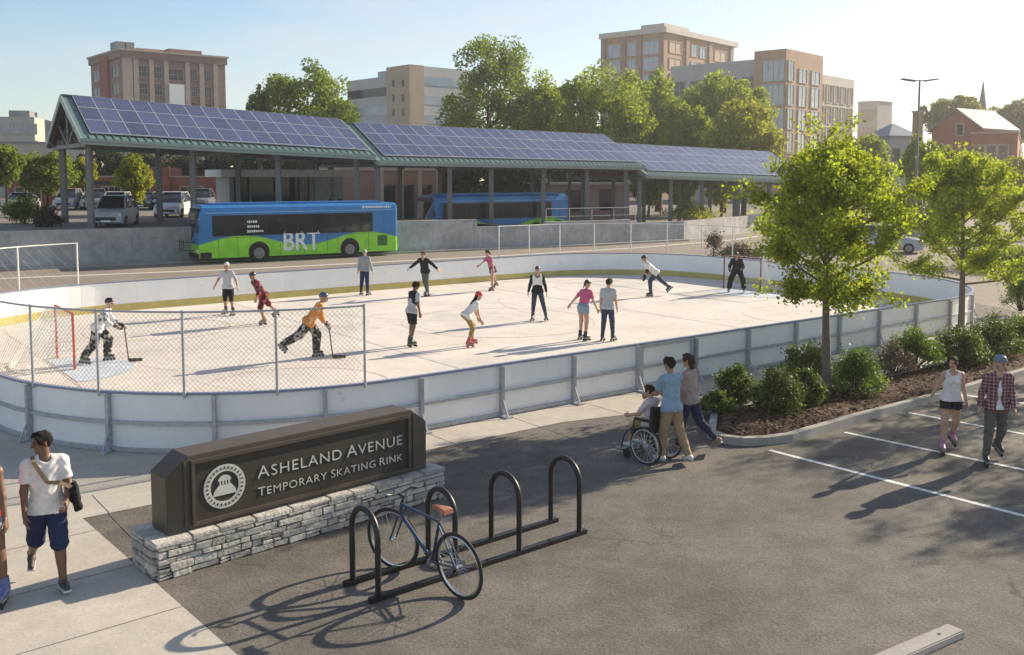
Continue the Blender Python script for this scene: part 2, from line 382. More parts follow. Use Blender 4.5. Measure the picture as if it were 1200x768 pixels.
# planter bed
FR = [G(829, 505), G(828, 513), G(845, 520), G(870, 523), G(900, 522), G(930, 518), G(1000, 497), G(1100, 470), G(1200, 441), G(1300, 411), G(1420, 378)]
BK = [RP(37.5, 11.0), RP(34, 12.6), RP(28, 12.9), RP(19.2, 12.9), G(833, 488)]
bed_poly = FR + BK
def inset(poly, d):
    k = len(poly); r_ = []
    for i in range(k):
        p = Vector(poly[i][:2]); t = (Vector(poly[(i + 1) % k][:2]) - Vector(poly[i - 1][:2])).normalized(); r_.append(p + Vector((-t.y, t.x)) * d)
    return [Vector((p.x, p.y, 0)) for p in r_]
kb = MB(); n_ = len(bed_poly)
inn = inset(bed_poly, 0.17)
for i in range(n_):
    j = (i + 1) % n_; a, b, c, d = bed_poly[i], bed_poly[j], inn[j], inn[i]
    sl = 0.02
    kb.add([(a.x, a.y, 0), (b.x, b.y, 0), (c.x, c.y, 0), (d.x, d.y, 0), (a.x + (d.x - a.x) * .12, a.y + (d.y - a.y) * .12, .14), (b.x + (c.x - b.x) * .12, b.y + (c.y - b.y) * .12, .14), (c.x, c.y, .14), (d.x, d.y, .14)],
           [(0, 1, 5, 4), (4, 5, 6, 7), (2, 3, 7, 6)])
bmk = kb.build('planter_kerb', M_KERB); tag(bmk, kind='structure')
bm = bmesh.new()
vs = [bm.verts.new((p.x, p.y, 0.10)) for p in inn]; f = bm.faces.new(vs)
bmesh.ops.triangulate(bm, faces=bm.faces)
for _ in range(5): bmesh.ops.subdivide_edges(bm, edges=[e for e in bm.edges if e.calc_length() > 0.22], cuts=1)
bmesh.ops.triangulate(bm, faces=bm.faces)
rnd = random.Random(5)
inn2 = [Vector(p[:2]) for p in inn]
for v in bm.verts:
    if not v.is_boundary:
        v.co.z += 0.05 + rnd.uniform(-.025, .035)
me = bpy.data.meshes.new('planting_bed'); bm.to_mesh(me); bm.free(); me.materials.append(M_MULCH)
ob = bpy.data.objects.new('planting_bed', me); COL.objects.link(ob); tag(ob, kind='structure')
def in_poly(x, y, poly):
    c = False; k = len(poly)
    for i in range(k):
        a, b = poly[i], poly[i - 1]
        if (a[1] > y) != (b[1] > y) and x < (b[0] - a[0]) * (y - a[1]) / (b[1] - a[1]) + a[0]: c = not c
    return c
chips = MB(); cnt = 0
M_CHIP = mat('bark_chip', (0.12, 0.062, 0.035), 0.9, 0.3, 20, island=0.6)
while cnt < 5200:
    x = rnd.uniform(3.7, 17); y = rnd.uniform(16.9, 30)
    if not in_poly(x, y, [(p.x, p.y) for p in inset(bed_poly, 0.26)]) or y > 27 and rnd.random() < .5: cnt += 0; continue
    a = rnd.uniform(0, 6.28); l_ = rnd.uniform(.025, .075); w_ = rnd.uniform(.008, .02); z = 0.15 + rnd.uniform(0, .03); tl = rnd.uniform(-.4, .4)
    dx, dy = math.cos(a), math.sin(a)
    chips.add([(x - dx * l_ - dy * w_, y - dy * l_ + dx * w_, z - tl * l_), (x + dx * l_ - dy * w_, y + dy * l_ + dx * w_, z + tl * l_), (x + dx * l_ + dy * w_, y + dy * l_ - dx * w_, z + tl * l_ + .006), (x - dx * l_ + dy * w_, y - dy * l_ - dx * w_, z - tl * l_ + .006)], [(0, 1, 2, 3)]); cnt += 1
tag(chips.build('mulch_chips', M_CHIP, fix=False), 'brown bark mulch covering the planting bed', 'mulch', kind='stuff')
# parking bay lines
for (u0, v0, u1, v1) in ((902, 528, 1200, 605), (990, 507, 1200, 551), (1065, 484, 1200, 509), (1128, 463, 1200, 473)):
    a = G(u0, v0); b = G(u1, v1); d = (b - a).normalized()
    tag(MB().ribbon([a, b + d * 3.0], 0.105, 0.005).build('parking_line', M_PAINT), kind='structure')
# upper plateau behind the retaining wall
def plat_z(t, s):
    base = 1.95 if t < 22 else (1.95 - 0.6 * min(1, (t - 22) / 6)) if t < 28 else max(1.0, 1.35 - 0.012 * (t - 28))
    k = max(0.0, min(1.0, (t - 16) / 2)) * max(0.0, min(1.0, (s - 3.9) / 0.6))
    return base * (1 - k) + 0.25 * k
TT = [-60, -40, -25] + list(range(-15, 13, 2)) + [14, 15.8, 16.9, 18.1] + list(range(20, 46, 2)) + [50, 58, 70, 90]; SS = [0.3, 1.5, 3, 3.85, 4.15, 4.55, 6, 8, 9, 10, 11, 12, 13, 15, 20, 30, 45, 70, 110]
gv = []; gf = []
wallx = [(p - WO).dot(WD) for p in WALLP]; walls = [(p - WO).dot(WN) for p in WALLP]
def wall_s(t):
    for i in range(len(wallx) - 1):
        if wallx[i] <= t <= wallx[i + 1]: return walls[i] + (walls[i + 1] - walls[i]) * (t - wallx[i]) / (wallx[i + 1] - wallx[i])
    return walls[-1] if t > 0 else 0
for t in TT:
    for s in SS:
        p = W(t, s + wall_s(t)); gv.append((p.x, p.y, plat_z(t, s)))
ns = len(SS)
for i in range(len(TT) - 1):
    for j in range(ns - 1): gf.append((i * ns + j, (i + 1) * ns + j, (i + 1) * ns + j + 1, i * ns + j + 1))
tag(MB().add(gv, gf).build('plateau_ground', M_DIRT), kind='structure')
# retaining wall
def wall_top(t): return 2.0 if t < 24.2 else 1.5 if t < 29.3 else 1.72 if t < 36.5 else 1.45
wb = MB(); tl = sorted(set([-60, -30] + [x * 3.0 for x in range(-8, 23)] + [24.2, 29.3, 36.5] + [round(x, 2) for x in wallx[4:]]))
segs = []
tl = [t for t in tl if t <= wallx[-1]]
for a, b in zip(tl[:-1], tl[1:]):
    pa, pb = W(a, wall_s(a)), W(b, wall_s(b)); d = (pb - pa).normalized(); zt = wall_top((a + b) / 2)
    wb.wall([pa + d * 0.012, pb - d * 0.012], 0.3, -0.05, zt)
    wb.wall([pa, pb], 0.27, -0.05, zt - 0.006)
tag(wb.build('retaining_wall', M_WALL), 'long grey stained concrete retaining wall behind the bus and the rink', 'wall')
# ================================================================ STRUCTURES
M_STEEL = mat('painted_steel', (0.16, 0.165, 0.16), 0.5, 0.15, 5)
M_GREENM = mat('green_metal', (0.13, 0.20, 0.185), 0.38, 0.12, 3, spec=0.6)
M_FASCIA = mat('fascia_metal', (0.26, 0.32, 0.30), 0.4, 0.1, 3)
M_SOFFIT = mat('soffit_board', (0.13, 0.10, 0.078), 0.8, 0.2, 2)
M_PV = mat('solar_cell', (0.062, 0.068, 0.14), 0.22, 0.10, 0.8, spec=1.0, island=-.22)
M_PVL = mat('cell_line', (0.20, 0.21, 0.30), 0.4)
M_ALU = mat('aluminium', (0.55, 0.56, 0.58), 0.45, 0.05, 5, metal=0.3)
M_WHITE = mat('white_sheet', (0.85, 0.845, 0.83), 0.45, 0.05, 1.2, pattern='noise', rgb2=(.70, .69, .67), pscale=5.5, thresh=.70)
M_GALV = mat('galvanised_steel', (0.43, 0.445, 0.47), 0.45, 0.18, 14, metal=0.35)
M_YELLOW = mat('kick_yellow', (0.50, 0.42, 0.13), 0.5, 0.12, 3)
M_BLACK = mat('black_paint', (0.018, 0.018, 0.019), 0.42, 0.1, 8)
M_GLASS = mat('dark_glass', (0.016, 0.02, 0.024), 0.06, 0.3, 1.4, spec=0.45)
M_GLASSB = mat('sky_glass', (0.24, 0.29, 0.34), 0.10, 0.25, 0.5, spec=0.9)
CDA = R(35.5); CDD = Vector((math.cos(CDA), math.sin(CDA), 0)); CDN = Vector((-math.sin(CDA), math.cos(CDA), 0))
def CW(t, w): return Vector((-22.9, 51.6, 0)) + CDD * t + CDN * w
def plat_at(p):
    q = p - WO; t = q.dot(WD); return plat_z(t, q.dot(WN) - wall_s(t))
def canopy(label, t0, t1, e0, e1, r0, r1, cols, posts, depth=9.4):
    """open station canopy: eave heights e0/e1 at its two ends, ridge heights r0/r1"""
    base = CW(t0, depth / 2); base.z = plat_at(CW(t0 + 3, depth / 2))
    root = empty('station_canopy', base, 0, label, 'canopy', 'station canopies with solar panels')
    LN = t1 - t0
    def S(f, w, up=0.0):
        ez = e0 + (e1 - e0) * f; rz = r0 + (r1 - r0) * f
        p = CW(t0 + LN * f, w) - base; k = 1 - abs(w - depth / 2) / (depth / 2)
        p.z = ez + (rz - ez) * k + up - base.z; return p
    roof = MB(); th = 0.16
    for (wa, wb) in ((-0.15, depth / 2), (depth / 2, depth + 0.15)):
        vs = [S(0, wa), S(1, wa), S(1, wb), S(0, wb), S(0, wa, -th), S(1, wa, -th), S(1, wb, -th), S(0, wb, -th)]
        roof.add(vs, [(0, 1, 2, 3), (7, 6, 5, 4), (0, 4, 5, 1), (1, 5, 6, 2), (2, 6, 7, 3), (3, 7, 4, 0)])
    for i in range(int(LN / 0.42) + 1):
        f = i * 0.42 / LN
        for wa, wb in ((-0.15, depth / 2), (depth / 2, depth + .15)):
            roof.bar(S(f, wa, .02), S(f, wb, .02), 0.04, 0.05)
    roof.bar(S(0, depth / 2, .04), S(1, depth / 2, .04), 0.35, 0.06)
    roof.build('roof', M_GREENM, root)
    fa = MB()
    for w in (-0.17, depth + 0.17):
        fa.bar(S(0, w, -.17), S(1, w, -.17), 0.07, 0.30)
        fa.bar(S(0, w + (-.09 if w < 0 else .09), -.06), S(1, w + (-.09 if w < 0 else .09), -.06), 0.13, 0.09)
    for f in (-0.002, 1.002):
        fa.bar(S(f, -.2, -.14), S(f, depth / 2, -.14), 0.09, 0.34); fa.bar(S(f, depth / 2, -.14), S(f, depth + .2, -.14), 0.09, 0.34)
    fa.build('fascia', M_FASCIA, root)
    so_ = MB()
    nb = int(LN / 2.3)
    for i in range(nb + 1):
        f = 0.01 + 0.98 * i / nb
        for wa, wb in ((0.0, depth / 2), (depth / 2, depth)): so_.bar(S(f, wa, -.3), S(f, wb, -.3), 0.14, 0.24)
    for w in [0.9, 2.2, 3.5, 5.9, 7.2, 8.5]: so_.bar(S(0.005, w, -.22), S(0.995, w, -.22), 0.10, 0.12)
    for wa, wb in ((0, depth / 2), (depth / 2, depth)):
        so_.add([S(.003, wa, -.166), S(.997, wa, -.166), S(.997, wb, -.166), S(.003, wb, -.166)], [(0, 1, 2, 3)])
    so_.build('rafters', M_SOFFIT, root)
    bm_ = MB()
    for w in (1.2, depth - 1.2):
        z = -0.75
        bm_.bar(S(0.02, w, z), S(0.98, w, z), 0.18, 0.36)
    for f in (0.0, 0.5, 1.0):
        ff = 0.015 + 0.97 * f
        a = S(ff, 0.1, -.45); b = S(ff, depth - .1, -.45); b.z = a.z
        bm_.bar(a, b, 0.12, 0.22)
        mid = (a + b) / 2; top = S(ff, depth / 2, -.35); bm_.bar(mid, top, 0.12, 0.12)
        for q in (0.25, 0.75): bm_.bar(mid, S(ff, depth * q, -.35), 0.09, 0.12)
    bm_.build('beam', M_STEEL, root)
    for i, f in enumerate(posts):
        for w in (1.2, depth - 1.2):
            top = S(f, w, -.6); zb = plat_at(CW(t0 + LN * f, w)) - base.z
            m = MB(); m.bar((top.x, top.y, zb - .02), top, 0.30, 0.30); m.box((top.x, top.y, zb + .03), (0.46, 0.46, 0.06))
            dirv = CDD if i % 2 else -CDD
            m.bar((top.x, top.y, top.z - .75), Vector((top.x, top.y, top.z - .05)) + dirv * .75, .09, .09)
            m.build('post', M_STEEL, root)
    pr = 3; w0, w1 = 0.25, depth / 2 - 0.12
    for c in range(cols):
        for r_ in range(pr):
            fa_, fb = 0.03 + 0.965 * c / cols, 0.03 + 0.965 * (c + 1) / cols
            wa, wb = w0 + (w1 - w0) * r_ / pr, w0 + (w1 - w0) * (r_ + 1) / pr
            def Q(x, y, up): return S(fa_ + (fb - fa_) * x, wa + (wb - wa) * y, up)
            m = MB(); g = 0.008; q = 0.024
            o4 = [(g, g), (1 - g, g), (1 - g, 1 - g), (g, 1 - g)]; i4 = [(q, q * .8), (1 - q, q * .8), (1 - q, 1 - q * .8), (q, 1 - q * .8)]
            vs = [Q(x, y, .15) for x, y in o4] + [Q(x, y, .15) for x, y in i4] + [Q(x, y, .09) for x, y in o4]
            m.add(vs, [(0, 1, 5, 4), (1, 2, 6, 5), (2, 3, 7, 6), (3, 0, 4, 7), (0, 8, 9, 1), (1, 9, 10, 2), (2, 10, 11, 3), (3, 11, 8, 0), (11, 10, 9, 8)], 0)
            m.add([Q(x, y, .146) for x, y in i4], [(0, 1, 2, 3)], 1)
            for j in range(1, 6): x = q + (1 - 2 * q) * j / 6; m.add([Q(x - .004, q, .1475), Q(x + .004, q, .1475), Q(x + .004, 1 - q, .1475), Q(x - .004, 1 - q, .1475)], [(0, 1, 2, 3)], 2)
            m.add([Q(q, .495, .1478), Q(1 - q, .495, .1478), Q(1 - q, .505, .1478), Q(q, .505, .1478)], [(0, 1, 2, 3)], 2)
            m.build('solar_panel', [M_ALU, M_PV, M_PVL], root)
    return root
canopy('nearest station canopy, tallest, with an open green gable end at its left', 0.0, 17.3, 6.92, 6.23, 9.40, 8.55, 16, (0.035, 0.36, 0.66, 0.965))
canopy('middle station canopy, longest of the three, over the second blue bus', 17.5, 40.6, 5.91, 5.68, 8.36, 8.10, 21, (0.03, 0.27, 0.42, 0.62, 0.80, 0.97))
canopy('lowest station canopy at the right, partly behind the young tree', 40.8, 61.0, 5.03, 4.5, 7.45, 7.0, 18, (0.03, 0.2, 0.38, 0.6, 0.8, 0.97))

# -------- dasher boards of the rink
root = empty('rink_boards', RP(18.8, N0, 0), 0, 'white panel boards with a grey steel frame and yellow kick strip around the skating rink', 'rink boards')
BO = Vector(root.location); NP = 49; SP = RTOT / NP
def bw(s0, s1, off, th, z0, z1, mb=None, mi=0, step=0.5):
    k = max(1, int(math.ceil((s1 - s0) / step))); mb = mb or MB()
    mb.wall([rink_s(s0 + (s1 - s0) * i / k, off) - BO for i in range(k + 1)], th, z0, z1, mi); return mb
S_GATE = rink_arc_of(15.2, N0); shift = S_GATE - SP * round(S_GATE / SP)
gate_i = int(round(S_GATE / SP)) % NP
for i in range(NP):
    s = shift + i * SP
    nm = 'gate' if i == gate_i else 'panel'
    m = bw(s + .002, s + SP - .002, 0.0, 0.03, 0.05, 1.045)
    if nm == 'gate':
        for z0, z1 in ((.06, .14), (.98, 1.04)): bw(s + .1, s + SP - .1, 0.05, .05, z0, z1, m, 1)
        for q in (.12, SP - .12): bw(s + q - .04, s + q + .04, 0.052, .055, .06, 1.04, m, 1)
        bw(s + SP - .34, s + SP - .2, 0.085, .03, .55, .62, m, 1)
    m.build(nm, [M_WHITE, M_GALV], root)
    m = MB()
    p = rink_s(s, 0.075) - BO; tdir = (rink_s(s + .1) - rink_s(s - .1)).normalized(); od = Vector((tdir.y, -tdir.x, 0))
    an = math.atan2(tdir.y, tdir.x)
    m.box(p + Vector((0, 0, .52)), (.062, .10, 1.04), rz=an); m.box(p + od * .10 + Vector((0, 0, .02)), (.16, .32, .035), rz=an)
    m.bar(p + Vector((0, 0, .42)), p + od * .2 + Vector((0, 0, .03)), .03, .03)
    m.build('post', M_GALV, root)
M_CAPR = mat('cap_rail', (0.22, 0.26, 0.36), 0.35, 0.1, 4)
bw(0, RTOT, 0.01, .085, 1.045, 1.09, step=.4).build('cap_rail', M_CAPR, root)
bw(0, RTOT, 0.05, .06, .50, .565, step=.4).build('mid_rail', M_GALV, root)
bw(0, RTOT, 0.045, .07, .012, .085, step=.4).build('base_rail', M_GALV, root)
bw(0, RTOT, -.022, .014, .02, .27, step=.4).build('kick_strip', M_YELLOW, root)

# -------- netting fences on top of the boards
def net_fence(label, s0, s1, spacing, mpost, mwire, pr, wr, pitch, ztop=2.52, group=None, rim=0.02):
    mid = rink_s((s0 + s1) / 2, 0.06); root = empty('mesh_fence', mid, 0, label, 'fence', group)
    k = max(1, int(round((s1 - s0) / spacing)))
    for i in range(k + 1):
        p = rink_s(s0 + (s1 - s0) * i / k, 0.06) - mid
        MB().cyl((p.x, p.y, 1.0), (p.x, p.y, ztop + .03), pr, 8).build('post', mpost, root, smooth=True)
    n = int((s1 - s0) / .4)
    MB().tube([rink_s(s0 + (s1 - s0) * i / n, 0.06, ztop) - mid for i in range(n + 1)], rim, 6).build('top_rail', mpost, root, smooth=True)
    if mwire:
        m = MB(); z0 = 1.10; h = ztop - z0; 
        dirs = int((s1 - s0) / pitch); run = h * 0.95      # horizontal run of a wire over the full height
        for sg in (1, -1):
            for i in range(-int(run / pitch) - 1, dirs + int(run / pitch) + 2):
                pts = []
                for q in range(6):
                    f = q / 5; s = s0 + i * pitch + sg * run * (f - .5)
                    pts.append((s, z0 + h * f))
                cl = [(s, z) for s, z in pts if s0 <= s <= s1]
                if len(cl) > 1: m.tube([rink_s(s, 0.06 + (.003 if sg > 0 else -.003), z) - mid for s, z in cl], wr, 3, cap=False)
        m.build('wire_mesh', mwire, root, fix=False)
    return root
M_WIRE = mat('wire_grey', (0.30, 0.28, 0.25), 0.5, 0.1, 5, metal=0.2)
M_WPOST = mat('fence_white', (0.72, 0.70, 0.66), 0.5, 0.08, 5)
sA = rink_arc_of(8.3, N0); sB = rink_arc_of(A0, 25.5); sC = rink_arc_of(8.0, N1)
net_fence('grey chain link fence on the near left end of the rink boards', sB, sA, 1.5, M_GALV, M_WIRE, .026, .0028, .088)
net_fence('short white post fence on the far left corner of the rink boards', sC, sB - .2, 2.3, M_WPOST, mat('wire_pale', (.62, .58, .52), .6), .03, .0022, .42)
sD = rink_arc_of(26.3, N1); sE = rink_arc_of(A1, 24)
net_fence('long white post fence on the far right end of the rink boards', sE, sD, 1.75, M_WPOST, mat('wire_pale', (.62, .58, .52), .6), .028, .0022, .42)

# -------- buildings in the distance
M_BRICK = mat('brick_brown', (0.265, 0.165, 0.13), 0.85, 0.15, 0.6, 0.2, 8)
M_BRICKR = mat('brick_red', (0.27, 0.085, 0.05), 0.85, 0.18, 0.6, 0.2, 8)
M_BRICKT = mat('brick_tan', (0.36, 0.215, 0.135), 0.85, 0.12, 0.6)
M_STONE = mat('stone_trim', (0.40, 0.31, 0.25), 0.8, 0.1, 1)
M_TAN = mat('tan_render', (0.44, 0.34, 0.24), 0.85, 0.06, 0.5)
M_PALE = mat('pale_cladding', (0.42, 0.42, 0.42), 0.6, 0.06, 0.5)
M_GREYB = mat('grey_cladding', (0.33, 0.33, 0.34), 0.7, 0.08, 0.5)
M_CREAM = mat('cream_render', (0.46, 0.42, 0.36), 0.8, 0.08, 0.5)
M_ROOFG = mat('grey_roof', (0.22, 0.23, 0.25), 0.6, 0.1, 1)
class Bld:
    """building standing on its near corner: local x runs along the right face, local y along the left face"""
    def __init__(s, name, label, cat, uc, Y, alpha, uR, uL, zb=0.0):
        p = at(uc, 205, Y); s.p = Vector((p[0], Y, zb)); s.al = R(alpha); s.root = empty(name, s.p, s.al, label, cat)
        s.W = s.hit(uR, (math.cos(s.al), math.sin(s.al))); s.D = s.hit(uL, (-math.sin(s.al), math.cos(s.al)))
    def hit(s, u, d):
        r_ = ray(u, 205); k = r_[0] / r_[1]; return abs((k * s.p.y - s.p.x) / (d[0] - k * d[1]))
    def z(s, v, x=0.0, y=0.0):
        q = s.p.y + x * math.sin(s.al) + y * math.cos(s.al); return at(600, v, q)[2] - s.p.z
    def mass(s, name, m, x0, x1, y0, y1, z0, z1):
        return MB().box(((x0 + x1) / 2, (y0 + y1) / 2, (z0 + z1) / 2), (x1 - x0, y1 - y0, z1 - z0)).build(name, m, s.root)
    def onface(s, mb, face, a0, a1, z0, z1, d0, d1, mi=0, off=0.0):
        # face 'R': plane y = off, outward -y ; 'L': plane x = off, outward -x
        if face == 'R': mb.box(((a0 + a1) / 2, off - (d0 + d1) / 2, (z0 + z1) / 2), (a1 - a0, d1 - d0, z1 - z0), mi)
        else: mb.box((off - (d0 + d1) / 2, (a0 + a1) / 2, (z0 + z1) / 2), (d1 - d0, a1 - a0, z1 - z0), mi)
        return mb
    def win(s, face, a0, a1, z0, z1, nm=2, nz=1, frame=M_STONE, glass=M_GLASSB, off=0.0, fr=0.12):
        mb = MB(); w = fr
        s.onface(mb, face, a0, a1, z0, z1, 0.004, 0.03, 1, off)
        for (x0, x1, q0, q1) in ((a0 - w, a0, z0 - w, z1 + w), (a1, a1 + w, z0 - w, z1 + w), (a0, a1, z0 - w, z0), (a0, a1, z1, z1 + w)): s.onface(mb, face, x0, x1, q0, q1, 0.004, 0.16, 0, off)
        for i in range(1, nm): x = a0 + (a1 - a0) * i / nm; s.onface(mb, face, x - w * .35, x + w * .35, z0, z1, 0.03, 0.10, 0, off)
        for i in range(1, nz): q = z0 + (z1 - z0) * i / nz; s.onface(mb, face, a0, a1, q - w * .35, q + w * .35, 0.03, 0.09, 0, off)
        return mb.build('window', [frame, glass], s.root)
# brown brick tower on the left
b = Bld('brick_tower', 'brown brick tower block with stone piers and a bright metal panel, far left', 'building', 147, 190, 40, 267, 111)
H_ = b.z(57.5); W_ = b.W; D_ = b.D
b.mass('wall', M_BRICK, 0, W_, 0, D_, 0, H_ - 1.6)
b.mass('parapet', M_BRICK, -.35, W_ + .35, -.35, D_ + .35, H_ - 1.6, H_ - .3); b.mass('cornice', M_STONE, -.6, W_ + .6, -.6, D_ + .6, H_ - .3, H_ + .1)
b.mass('roof_house', M_STONE, W_ * .24, W_ * .5, D_ * .3, D_ * .7, H_ + .1, b.z(50)); b.mass('roof_house', M_BRICK, W_ * .55, W_ * .88, D_ * .3, D_ * .7, H_ + .1, H_ + 1.6)
for x in (.05, .14): b.mass('roof_unit', M_ROOFG, W_ * x, W_ * x + 1.6, D_ * .3, D_ * .5, H_ + .1, H_ + 2.2)
for i, f in enumerate((0.0, .10, .245, .385, .59, .73, .87)):
    m = MB(); b.onface(m, 'R', f * W_ + .05, f * W_ + .05 + (.9 if i else 1.9), 0, H_ - 1.62, .003, .35); m.build('pier', M_STONE, b.root)
for f0, f1 in ((.13, .235), (.27, .375), (.625, .72), (.76, .855)):
    for k in range(6):
        z1 = H_ - 3.0 - k * 3.35; b.win('R', f0 * W_ + .5, f1 * W_ - .2, z1 - 2.1, z1, 3, 2, M_STONE, M_GLASS)
m = MB(); b.onface(m, 'R', .43 * W_, .575 * W_, H_ - 15, H_ - 6.2, .003, .5); m.build('metal_panel', mat('bright_metal', (.8, .79, .76), .25, .05, metal=.2), b.root)
b.win('R', .43 * W_, .57 * W_, H_ - 5.4, H_ - 3.2, 3, 2, M_STONE, M_GLASS)
for k in range(6):
    z1 = H_ - 3.0 - k * 3.35
    for f0, f1 in ((.08, .3), (.68, .92)): b.win('L', f0 * D_, f1 * D_, z1 - 2.1, z1, 2, 2, M_STONE, M_GLASS)
m = MB(); b.onface(m, 'L', .36 * D_, .62 * D_, 0, H_ - .8, .003, .6); m.build('stair_bay', M_BRICKR, b.root)
# beige block at the left edge
b = Bld('apartment_block', 'beige apartment block with a grey roof unit at the left edge', 'building', -60, 170, 14, 43, -160)
H_ = b.z(136); b.mass('wall', M_CREAM, 0, b.W, 0, 14, 0, H_); b.mass('roof_unit', M_ROOFG, b.W * .66, b.W * .9, 3, 9, H_, H_ + 1.3)
for k in range(4):
    for i in range(9): b.win('R', 1 + i * b.W / 9.3, 2.3 + i * b.W / 9.3, H_ - 3 - k * 3, H_ - 1.3 - k * 3, 2, 1, M_CREAM, M_GLASSB)
b = Bld('low_white_building', 'low plain off-white building behind the small trees at the left', 'building', -40, 125, 12, 100, -90)
b.mass('wall', M_CREAM, 0, b.W, 0, 12, 0, b.z(168)); b.mass('roof', M_ROOFG, -.2, b.W + .2, -.2, 12.2, b.z(168), b.z(168) + .25)
# pale office with tan stair tower
b = Bld('office_block', 'pale banded office block with a tan stair tower', 'building', 481, 165, 42, 498, 454)
H_ = b.z(75.5); W_ = b.W; D_ = b.D
b.mass('stair_tower', M_TAN, 0, W_, 0, D_, 0, H_)
for vz in (98, 115, 132):
    for f in (.28, .70):
        m = MB(); z = b.z(vz, 0, f * D_); b.onface(m, 'L', f * D_ - .35, f * D_ + .35, z - .6, z + .6, .003, .05); m.build('window', M_GLASS, b.root)
hw = b.z(91, 0, D_ + 5)
LW = b.hit(404, (-math.sin(b.al), math.cos(b.al)))
b.mass('left_wing', M_PALE, .8, 12, D_ + .003, LW, 0, hw)
for k in range(6):
    z1 = hw - 1.9 - k * 3.3; m = MB()
    b.onface(m, 'L', D_ + .3, LW - .3, z1 - 1.5, z1, .003, .06, 0, .8); m.build('window_band', M_GLASS if k % 2 == 0 else M_GLASSB, b.root)
RW = b.hit(560, (math.cos(b.al), math.sin(b.al)))
hr = b.z(79, W_ + 4)
b.mass('right_wing', M_PALE, W_ + .003, RW, .8, 14, 0, hr)
for k in range(7):
    z1 = hr - 1.7 - k * 3.3; m = MB()
    b.onface(m, 'R', W_ + .3, RW - .3, z1 - 1.5, z1, .003, .06, 0, .8); m.build('window_band', M_GLASSB, b.root)
# brown apartment tower behind the trees
b = Bld('apartment_tower', 'tan apartment tower with brick piers and corner glass bays behind the trees', 'building', 777, 215, 50, 857, 706)
H_ = b.z(33); W_ = b.W; D_ = b.D
b.mass('wall', M_BRICKT, 0, W_, 0, D_, 0, H_ - 1); b.mass('cornice', M_CREAM, -.8, W_ + .8, -.8, D_ + .8, H_ - 1, H_ + .2); b.mass('roof_house', M_CREAM, .5, W_ * .35, .5, D_ * .4, H_ + .2, H_ + 1.2)
for f in (0.0, .36, .62, .95):
    m = MB(); b.onface(m, 'L', f * D_, f * D_ + 1.3, 0, H_ - 1.02, .003, .4); m.build('pier', M_BRICK, b.root)
for f in (.27, .60, .93):
    m = MB(); b.onface(m, 'R', f * W_, f * W_ + 1.3, 0, H_ - 1.02, .003, .4); m.build('pier', M_BRICK, b.root)
for k in range(8):
    z1 = H_ - 2.6 - k * 3.6
    for f0, f1 in ((.09, .33), (.43, .58), (.70, .92)): b.win('L', f0 * D_, f1 * D_, z1 - 2.7, z1, 3, 1, M_CREAM, M_GLASSB)
    for f0, f1 in ((.06, .22), (.36, .44), (.48, .56), (.70, .88)): b.win('R', f0 * W_, f1 * W_, z1 - 2.4, z1, 2, 1, M_CREAM, M_TAN if f0 in (.06, .70) else M_GLASSB)
# grey wing and brick framed glass block
b = Bld('glass_front_block', 'brick framed block with tall corner glazing between a grey wing and a pale wing', 'building', 918, 170, 48, 961, 881)
H_ = b.z(57); W_ = b.W; D_ = b.D
b.mass('wall', M_BRICKT, 0, W_, 0, D_, 0, H_)
for f0, f1 in ((0.05, .72),):
    for k in range(5):
        z1 = H_ - 1.9 - k * 4.2; b.win('L', f0 * D_, f1 * D_, z1 - 3.5, z1, 4, 2, M_STONE, M_GLASSB)
for f0, f1 in ((.06, .2), (.34, .54), (.68, .90)):
    for k in range(5):
        z1 = H_ - 1.9 - k * 4.2 - (1.2 if f0 > .3 and k == 0 else 0); b.win('R', f0 * W_, f1 * W_, H_ - 1.9 - k * 4.2 - 3.5, z1, 2, 2, M_CREAM, M_GLASSB)
LW = b.hit(781, (-math.sin(b.al), math.cos(b.al))); hw = b.z(69, 0, D_)
b.mass('left_wing', M_GREYB, 1.0, 14, D_ + .003, LW, 0, hw)
for k in range(4):
    for i in range(5):
        a0 = D_ + (LW - D_) * (i + .12) / 5; b.win('L', a0, a0 + (LW - D_) * .13, hw - 5.6 - k * 4.2, hw - 3.0 - k * 4.2, 2, 1, M_GREYB, M_GLASS, 1.0)
RW = b.hit(1003, (math.cos(b.al), math.sin(b.al))); hr = b.z(86, W_)
b.mass('right_wing', M_CREAM, W_ + .003, RW, .9, 14, 0, hr); b.mass('roof_house', M_CREAM, W_ + .2, W_ + (RW - W_) * .2, 1.5, 8, hr, hr + 1.4)
for k in range(4):
    for i in range(5):
        a0 = W_ + (RW - W_) * (i + .15) / 5; b.win('R', a0, a0 + (RW - W_) * .12, hr - 5.0 - k * 4, hr - 1.8 - k * 4, 2, 1, M_CREAM, M_TAN, .9)
b = Bld('pale_block', 'pale cream flat-roofed block just right of the brick framed block', 'building', 1026, 210, 42, 1043, 1003)
b.mass('wall', M_CREAM, 0, b.W, 0, b.D, 0, b.z(119)); b.mass('parapet', M_STONE, -.15, b.W + .15, -.15, b.D + .15, b.z(119), b.z(118))
for i in range(3):
    for k in range(3): b.win('L', (.1 + .3 * i) * b.D, (.28 + .3 * i) * b.D, b.z(119) - 4 - k * 4, b.z(119) - 1.6 - k * 4, 1, 1, M_CREAM, M_TAN)
